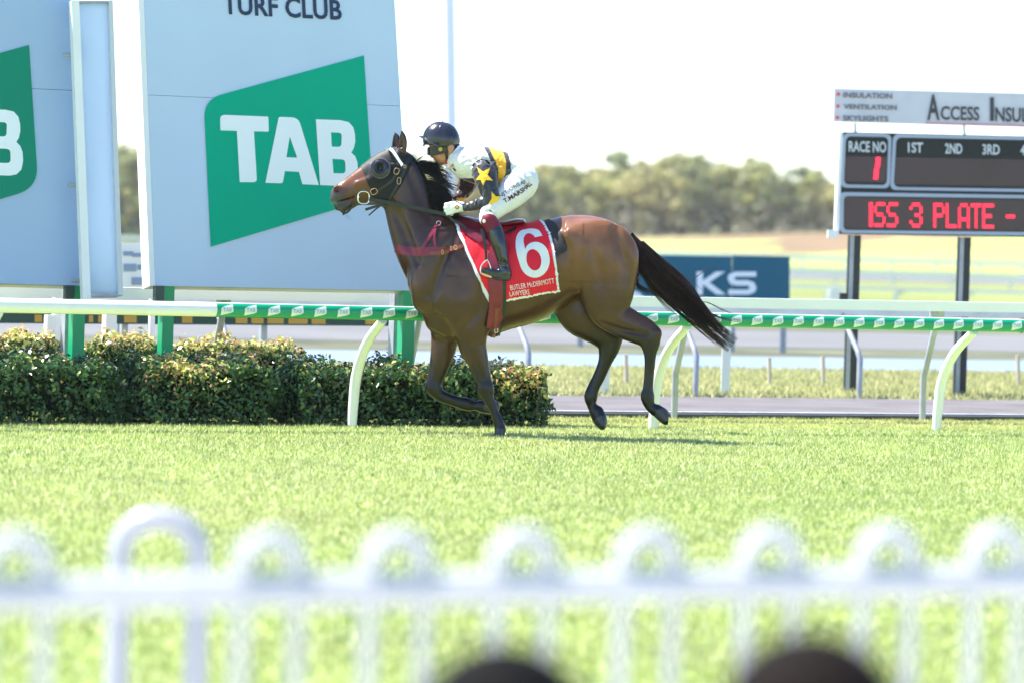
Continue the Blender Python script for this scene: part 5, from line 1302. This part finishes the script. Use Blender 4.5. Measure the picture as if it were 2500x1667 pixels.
for star in ([(925, 725), (1008, 795), (1102, 738), (1068, 838), (1142, 918), (1048, 904), (1014, 980), (978, 905), (910, 905), (972, 835)],
             [(1122, 1060), (1180, 1130), (1226, 1122), (1222, 1190), (1180, 1238), (1120, 1246), (1068, 1243), (1105, 1190), (1128, 1160)]):
    v2, f2 = densify(*fill_loops([star]), 35); decal_on('star', v2, f2, C3, .005, M_star, o, SILK)
# collar and stock
m = MB(); m.sweep([HP(x, y, yy) for x, y, yy in spline([(1089, 408, -.025), (1098, 398, -.062), (1112, 378, -.07), (1122, 364, -.045), (1125, 360, 0), (1122, 364, .045), (1112, 378, .07), (1098, 398, .062)], 24)], Vector((-.3, 0, 1)), .022, .004); smooth_shade(m.build('collar', mat('silk_white', (0.82, 0.82, 0.82), .45), jk))
M_emb = mat('embroidery_red', (0.7, 0.10, 0.06), .6)
for k_ in range(3):
    v2, f2 = densify(*fill_loops([[(555 + k_ * 16, 722 - k_ * 14), (600 + k_ * 4, 676 - k_ * 2 + k_ * 16), (607 + k_ * 2, 688 + k_ * 16), (562 + k_ * 16, 730 - k_ * 14)]]), 30); decal_on('embroidery', v2, f2, C3, .006, M_emb, o, SILK)
v2, f2 = densify(*fill_loops([[(590, 735), (600, 728), (648, 770), (622, 776)]]), 30); decal_on('collar_mark', v2, f2, C3, .004, M_navy, o, SILK)
# breeches
f = RF(0.0065)
f.chain([crow(1250, 428, 39, .145), crow(1272, 441, 43, .165)], .04)
for sg in (-1, 1):
    f.chain([crow(1268, 452, 42, .095, sg * .085), crow(1246, 476, 36, .078, sg * .152), crow(1218, 500, 29.5, .066, sg * .205), crow(1196, 522, 23, .06, sg * .245), crow(1188, 536, 18, .05, sg * .262)], .04, 24)
for i in range(10):
    x = 1180 + i * 5; yv = rnd.uniform(505, 530); f.chain([crow(x, yv, 1, .012, -.30), crow(x + rnd.uniform(8, 18), yv + rnd.uniform(-12, 12), 1, .012, -.30)], .014, 4, op='sub')
for (a_, b_) in (((1262, 412), (1290, 470)), ((1280, 418), (1300, 450)), ((1240, 450), (1262, 470))): f.chain([crow(*a_, 1.4, .016, -.17), crow(*b_, 1.4, .016, -.19)], .018, 5, op='sub')
M_br = mat('breeches_white', (0.72, 0.73, 0.75), 0.5, 0.4, bump=0.08, bscale=25, var=.02)
ob, BV_, BQ_ = fin(f, 'breeches', M_br, None, 2, fold=(.0026, .05, (.6, 0, -.8), 5))
BREE = BVHTree.FromPolygons([tuple(p) for p in BV_], [tuple(int(i) for i in q) for q in BQ_])
M_name = mat('print_maroon', (0.09, 0.008, 0.02), .6); M_org = mat('print_navy', (0.02, 0.025, 0.06), .6)
def bowed(t, pts, hgt, bold, m_):
    tv, tf = text2d(t, bold); wt = max(p[0] for p in tv); tv, tf = densify(tv, tf, .4); cv = spline([C3(p) for p in pts], 60)
    def tpx(p):
        u = p[0] / wt * 59; k_ = min(int(u), 58); q = cv[k_] + (cv[k_ + 1] - cv[k_]) * (u - k_); d = cv[k_ + 1] - cv[k_]; d = d / np.hypot(*d); return (q[0] + d[1] * hgt * p[1], q[1] - d[0] * hgt * p[1])
    decal_on('lettering', tv, tf, tpx, .0035, m_, ob, BREE)
bowed('T.MARSHALL', [(1298, 1218), (1410, 1156), (1530, 1082), (1620, 1012), (1672, 962)], 10.5, .03, M_name)
bowed('NJT.ORG.AU', [(1234, 1154), (1340, 1082), (1440, 1018), (1520, 974), (1590, 945)], 9.0, .005, M_org)
# boots
for sg in (-1, 1):
    f = RF(0.0065)
    f.chain([crow(1193, 538, 20, .060, sg * .268), crow(1203, 553, 19.5, .058, sg * .276), crow(1209, 566, 18.5, .055, sg * .283)], .02, 8)
    cf, cV, cQ = fin(f, 'boot_cuff', mat('cuff_maroon', (0.17, .012, .03), .55, .3, var=.08, bump=.05), None, 2)
    if sg < 0:
        v2, f2 = densify(*fill_loops([[(1183 + 4 * math.cos(a), 541 + 4.5 * math.sin(a)) for a in np.linspace(0, 6.28, 13)[:-1]]]), 3); CU = BVHTree.FromPolygons([tuple(p) for p in cV], [tuple(int(i) for i in q) for q in cQ]); decal_on('badge', v2, f2, lambda p: p, .003, M_cw, cf, CU)
    f = RF(0.0065)
    f.chain([crow(1209, 565, 19.5, .058, sg * .283), crow(1218, 594, 19, .056, sg * .293), crow(1225, 622, 15.5, .046, sg * .300), crow(1230, 645, 14, .042, sg * .302), crow(1233, 662, 15, .042, sg * .303)], .02, 20)
    f.chain([crow(1237, 671, 12, .036, sg * .303), crow(1215, 668, 11, .038, sg * .306), crow(1196, 663, 9.5, .038, sg * .308), crow(1181, 658, 5.5, .030, sg * .306)], .02, 12)
    f.chain([crow(1243, 681, 4, .032, sg * .303), crow(1218, 680, 4, .036, sg * .306), crow(1198, 674, 3, .036, sg * .308), crow(1180, 664, 2.5, .028, sg * .306)], .006, 12)
    for (x, y) in ((1222, 640), (1230, 636), (1226, 648)): f.chain([crow(x - 6, y - 3, 1.3, .02, sg * .34), crow(x + 10, y + 4, 1.3, .02, sg * .34)], .012, 4, op='sub')
    fin(f, 'boot', mat('boot_black', (0.010, 0.014, 0.020), .2, .6, var=.3, vscale=40, coat=.3, bump=.04, bscale=30), None, 2)
# gloves
M_gl = mat('glove_white', (0.80, 0.80, 0.76), .6, .3, var=.05, bump=.08, bscale=60)
for sg, dx, dy, yb in ((-1, 0, 0, -.125), (1, -8, -6, .12)):
    f = RF(0.005); g = lambda x, y, r, w, yy: crow(x + dx, y + dy, r, w, yb + yy * -sg)
    f.chain([g(1135, 508, 9, .030, 0), g(1122, 508, 11, .030, -.002), g(1108, 509, 13, .026, -.006)], .012, 8)
    for (y0, y1, L, r) in ((500, 500, 15, 4.6), (507, 508, 17, 4.8), (514, 516, 16, 4.7), (520, 523, 13, 4.2)):
        f.chain([g(1106, y0, r, .014, -.010), g(1106 - L, y1, r * .95, .013, -.008), g(1106 - L - 1, y1 + 1, r * .9, .012, .018), g(1106 - L + 8, y1 + 2, r * .85, .012, .034), g(1104, y1 + 2, r * .8, .011, .034)], .004, 12)
    f.chain([g(1120, 500, 5.5, .014, .012), g(1106, 497, 5, .013, .018), g(1094, 500, 4.2, .011, .02)], .006, 8)
    og, gV, gQ = fin(f, 'glove', M_gl, None, 1)
    if sg < 0:
        GB = BVHTree.FromPolygons([tuple(p) for p in gV], [tuple(int(i) for i in q) for q in gQ])
        for lp, mm, of in (([(655 + 28 * math.cos(a), 1272 + 28 * math.sin(a)) for a in np.linspace(0, 6.28, 15)[:-1]], M_navy, .003), ([(655 + 20 * math.cos(a), 1272 + 20 * math.sin(a)) for a in np.linspace(0, 6.28, 6)[:-1]], M_star, .005)):
            v2, f2 = densify(*fill_loops([lp]), 15); decal_on('glove_badge', v2, f2, C3, of, mm, og, GB)
# cap over the helmet
f = RF(0.005)
f.chain([crow(1074, 340, 42, .104), crow(1080, 340, 41, .104)], .02)
f.chain([crow(1098, 345, 22, .085)], .03)
cutv = HP(1060, 361); 
f2_ = f.F; X = f.ax[0][:, None, None]; Zz = f.ax[2][None, None, :]
pa, pb_ = HP(1036, 354), HP(1118, 362); dn = Vector((pb_.z - pa.z, 0, -(pb_.x - pa.x))).normalized()
pl_ = (X - pa.x) * dn.x + (Zz - pa.z) * dn.z
f.F = np.maximum(f2_, pl_.astype(np.float32) + 0 * f2_)
M_cap = mat('cap_satin', (0.016, 0.018, 0.030), 0.24, 0.7, var=.1, vscale=20, bump=.3, bscale=16)
oc, cV, cQ = fin(f, 'cap', M_cap, None, 2)
CAPB = BVHTree.FromPolygons([tuple(p) for p in cV], [tuple(int(i) for i in q) for q in cQ])
m = MB(); bmq = bmesh.new(); bmesh.ops.create_icosphere(bmq, subdivisions=2, radius=.008); tq = HP(1081, 298); m.add([Vector((q.co.x, q.co.y, q.co.z * .6)) + tq for q in bmq.verts], [[w.index for w in q.verts] for q in bmq.faces]); bmq.free(); smooth_shade(m.build('cap_button', M_cap, oc))
ctop = HP(1080, 299); cen = HP(1078, 340)
for az in (20, 80, 140, 200, 260, 320):
    pts = []
    for el in np.linspace(8, 88, 12):
        d = Vector((math.cos(math.radians(az)) * math.cos(math.radians(el)), math.sin(math.radians(az)) * math.cos(math.radians(el)), math.sin(math.radians(el))))
        h = CAPB.ray_cast(cen + d * .5, -d)
        if h[0] is not None: pts.append(h[0] + d * .0005)
    m = MB(); m.tube(pts, .0014, 5); m.build('cap_seam', M_cap, oc)
# peak
v = []; fc = []; na = 17
for j in range(3):
    for i in range(na):
        a = math.radians(-88 + 176 * i / (na - 1)); ex = (.100, .128, .158)[j]; q = HP(1074, 349)
        x = -math.cos(a) * ex * (1.0 if j < 2 else 1.0); y = math.sin(a) * (.098 + .004 * j); zz = .012 + (.020 - .0 * j) * math.cos(a) + (-x) * .10 - .010 * j * (1 - math.cos(a)) - .022 * abs(math.sin(a)) ** 2 * (j > 0)
        v.append(Vector((q.x + x, HY + y, q.z + zz)))
for j in range(2):
    for i in range(na - 1): a = j * na + i; fc.append((a, a + 1, a + na + 1, a + na))
n0 = len(v); v2_ = v + [p - Z * .004 for p in v]; ff = fc + [tuple(i + n0 for i in q[::-1]) for q in fc]
for i in range(na - 1): ff.append((2 * na + i, 2 * na + i + 1, n0 + 2 * na + i + 1, n0 + 2 * na + i))
op_ = mobj('peak', v2_, ff, mat('peak_black', (0.015, 0.017, 0.022), .3, .5), jk); smooth_shade(op_, 50)
m = MB(); m.tube([v[2 * na + i] - Z * .002 for i in range(na)], .0032, 6); smooth_shade(m.build('peak_edge', mat('peak_trim', (0.06, 0.07, .11), .3), op_))
m = MB(); m.tube([HP(1036, 354, -.03), HP(1034, 356, 0), HP(1036, 354, .03)], .008, 6); m.build('peak_clip', mat('clip_grey', (.12, .12, .13), .3), op_)
# helmet ear guard, goggles, chin strap
for sg in (-1, 1):
    m = MB(); m.sweep([HP(1088, 362, sg * .078), HP(1090, 376, sg * .074), HP(1092, 390, sg * .062), HP(1089, 402, sg * .04)], Vector((1, 0, .2)), .010, .003); smooth_shade(m.build('chin_strap', mat('strap_black', (.012, .010, .012), .5), jk))
    m = MB(); m.sweep([HP(1091, 392, sg * .066), HP(1090, 401, sg * .05)], Vector((1, 0, .2)), .012, .004); m.build('strap_pad', mat('strap_red', (.35, .02, .03), .5), jk)
gp = spline([(1092, 366, -.084), (1078, 368, -.080), (1062, 369, -.068), (1048, 370, -.040), (1044, 370, 0), (1048, 370, .040), (1062, 369, .068), (1078, 368, .080), (1092, 366, .084)], 34)
hh_ = [np.interp(i, [0, 5, 9, 17, 25, 29, 33], [.016, .026, .032, .022, .032, .026, .016]) for i in range(34)]
m = MB(); m.sweep([HP(*p) for p in gp], Z, hh_, .004); og = m.build('goggles', mat('goggle_lens', (0.008, 0.013, 0.006), .12, .35), jk); smooth_shade(og, 60)
m = MB(); m.tube([HP(*p) + Z * (hh_[i] * .95) for i, p in enumerate(gp)], .0042, 6); smooth_shade(m.build('goggle_frame', mat('goggle_rubber', (.012, .012, .014), .5), og))
m = MB(); m.tube([HP(*p) - Z * (hh_[i] * .95) for i, p in enumerate(gp)], .0042, 6); smooth_shade(m.build('goggle_frame', mat('goggle_rubber', (.012, .012, .014), .5), og))
for sg in (-1, 1):
    m = MB(); m.tube([HP(1076, 366, sg * .078), HP(1076, 366, sg * .092)], [.016, .015], 16); smooth_shade(m.build('goggle_vent', mat('vent_yellow', (.42, .36, .04), .5), og))
# whip held upright in the hands
wp = empty('riding_whip', tuple(HP(1092, 500)), 'black riding whip sticking up beside the mane from the jockey hands', 'whip')
m = MB(); m.tube([HP(1090, 463, .09), HP(1091, 480, .10), HP(1100, 505, .12)], [.007, .0065, .006], 8); m.tube([HP(1090, 459, .09), HP(1090, 466, .09)], [.011, .010], 8); m.build('handle', M_lea, wp)
m = MB(); m.tube([HP(1100, 505, .12), HP(1135, 545, .20), HP(1160, 575, .27)], [.005, .004, .003], 6); m.build('shaft', M_lea, wp)
# ------------------------------------------------------------------ blurred loop-topped fence in front
FY = 3.18
FO = Vector((0, 6.8, 0))
def FR(s, z): return FO + U * s + Z * z
def sF(px):
    d = ray(px, 1400); k_ = (FO - CAM).dot(N) / d.dot(N); return (CAM + d * k_ - FO).dot(U)
FZ = 0.835
M_fen = mat('fence_steel', (0.52, 0.525, 0.53), 0.3, 0.5, var=.08, vscale=10)
fe = empty('loop_fence', tuple(FR(0, 0)), 'pale metal loop topped crowd fence out of focus along the bottom', 'fence')
m = MB(); m.tube([FR(-3.2, FZ), FR(3.4, FZ)], .030, 10); m.build('top_rail', M_fen, fe)
m = MB(); m.tube([FR(-3.2, .12), FR(3.4, .12)], .02, 10); m.build('bottom_rail', M_fen, fe)
xs = [sF(x * S) for x in (-260, 35, 620, 912, 1200, 1488, 1768, 2038, 2290, 2530)]
pw = 0.052; lp0 = None
for i, s0 in enumerate(xs):
    if lp0 is None:
        pts = [FR(s0 - pw, .05), FR(s0 - pw, FZ + .032)] + [FR(s0 - pw * math.cos(a), FZ + .032 + pw * 1.15 * math.sin(a)) for a in np.linspace(.2, math.pi - .2, 9)] + [FR(s0 + pw, FZ + .032), FR(s0 + pw, .05)]
        m = MB(); m.tube(pts, [.012, .014] + [.019] * 9 + [.014, .012], 8); lp0 = m.build('loop', M_fen, fe, loc=FR(s0, 0)); smooth_shade(lp0)
    else: copy_obj(lp0, fe, FR(s0, 0) - WLOC[fe.name])
# taller hooped gate post further out
gY = 9.5
hp_ = empty('hoop_post', tuple(P(385, 1500, gY).xy.to_3d()), 'taller pale hoop at the lower left in front of the turf', 'hoop')
def gp_(px, py): return P(px * S, py * S, gY)
a, b = gp_(272, 1400), gp_(452, 1400); zt = gp_(362, 1190).z; w = (b.x - a.x) / 2; cx = (a.x + b.x) / 2
pts = [Vector((cx - w, gY, 0)), Vector((cx - w, gY, zt - w * 0.9))] + [Vector((cx - w * math.cos(t), gY, zt - w * .9 + w * .9 * math.sin(t))) for t in np.linspace(.15, math.pi - .15, 13)] + [Vector((cx + w, gY, zt - w * .9)), Vector((cx + w, gY, 0))]
m = MB(); m.tube(pts, .030, 12); smooth_shade(m.build('hoop', mat('hoop_metal', (0.40, 0.405, 0.42), .25, .6, var=.05), hp_))
m = MB(); m.tube([Vector((cx - w, gY, .2)), Vector((cx + w, gY, .2))], .012, 8); m.build('crossbar', mat('hoop_metal', (0.62, .63, .67)), hp_)
# two spectators' heads at the bottom edge
def spectator(px, pyt, Yd, lab, hc):
    t = P(px, pyt, Yd); e = empty('person', (t.x, Yd, 0), lab, 'person', None)
    h = t.z
    f = Field((t.x - .34, Yd - .25, -.02), (t.x + .34, Yd + 1.0, h + .06), .014)
    c = lambda dx, dy, z, r, w: (t.x + dx, Yd + dy, z, r, w)
    f.chain([c(0, 0, h - .11, .082, .095)], .02); f.chain([c(0, .02, h - .16, .065, .08)], .02)
    f.chain([c(0, 0, h - .20, .048, .05), c(0, 0, h - .28, .052, .055)], .02)
    f.chain([c(-.14, 0, h - .32, .05, .055), c(.14, 0, h - .32, .05, .055)], .04)
    f.chain([c(0, 0, h - .37, .14, .09), c(0, -.01, h - .56, .13, .09), c(0, 0, .16, .16, .12)], .05)
    for sg in (-1, 1):
        f.chain([c(sg * .18, 0, h - .33, .048, .05), c(sg * .22, .02, h - .55, .04, .042), c(sg * .19, .12, h - .62, .033, .035), c(sg * .14, .24, h - .62, .03, .03)], .02, 12)
        for i in range(8):
            u = i / 7; f.chain([c(sg * .10, .05 + .45 * u, .13 + .22 * u, .075 - .02 * u, .075)], .03)
            f.chain([c(sg * .10, .50 + .22 * u, .35 - .30 * u, .052 - .016 * u, .055)], .03)
        f.chain([c(sg * .10, .78, .04, .038, .10)], .02)
    v, q = f.mesh(); v = relax(v, q, 2)
    cols = np.tile(np.array([.35, .2, .14]), (len(v), 1)); cols[v[:, 2] < h - .27] = (.03, .035, .05); cols[(v[:, 1] > Yd + .1) & (v[:, 2] < .45)] = (.02, .02, .03)
    mobj('body', v, q.astype(np.int32), mat('spectator', (1, 1, 1), .7, attr=True), e, smooth=True, cols=cols)
    f = Field((t.x - .16, Yd - .2, h - .45), (t.x + .16, Yd + .2, h + .05), .009)
    f.chain([c(0, -.01, h - .11, .115, .12)], .02); f.chain([c(0, -.03, h - .18, .112, .10), c(0, -.05, h - .28, .10, .07)], .03, 8)
    v, q = f.mesh(); v = relax(v, q, 2); v = v + 0.003 * np.sin(v[:, :1] * 300) * np.array([[0, 1, 0]])
    mobj('hair', v, q.astype(np.int32), mat('hair_' + lab[:8], hc, .7, .08, var=.4, vscale=30, stretch=(6, 6, 1), bump=.3, bscale=60), e, smooth=True)
    return e
spectator(1236, 1578, 4.9, 'black haired head of a spectator at the bottom edge below the horse', (.003, .003, .003))
spectator(1985, 1548, 4.6, 'dark brown haired head of a spectator at the bottom right', (.008, .005, .004))
# ------------------------------------------------------------------ warm air over the course
hz = MB(); hz.box((0, 300, 8), (420, 0, 0), (0, 340, 0), (0, 0, 11.2))
mh_ = bpy.data.materials.new('haze_air'); mh_.use_nodes = True; t_ = mh_.node_tree; t_.nodes.clear()
pv_ = t_.nodes.new('ShaderNodeVolumePrincipled'); ou_ = t_.nodes.new('ShaderNodeOutputMaterial')
pv_.inputs['Color'].default_value = (0.92, 0.95, 1, 1); pv_.inputs['Density'].default_value = 0.00018; pv_.inputs['Anisotropy'].default_value = 0.3
t_.links.new(pv_.outputs[0], ou_.inputs['Volume'])
ho = hz.build('haze', mh_); ho['kind'] = 'stuff'
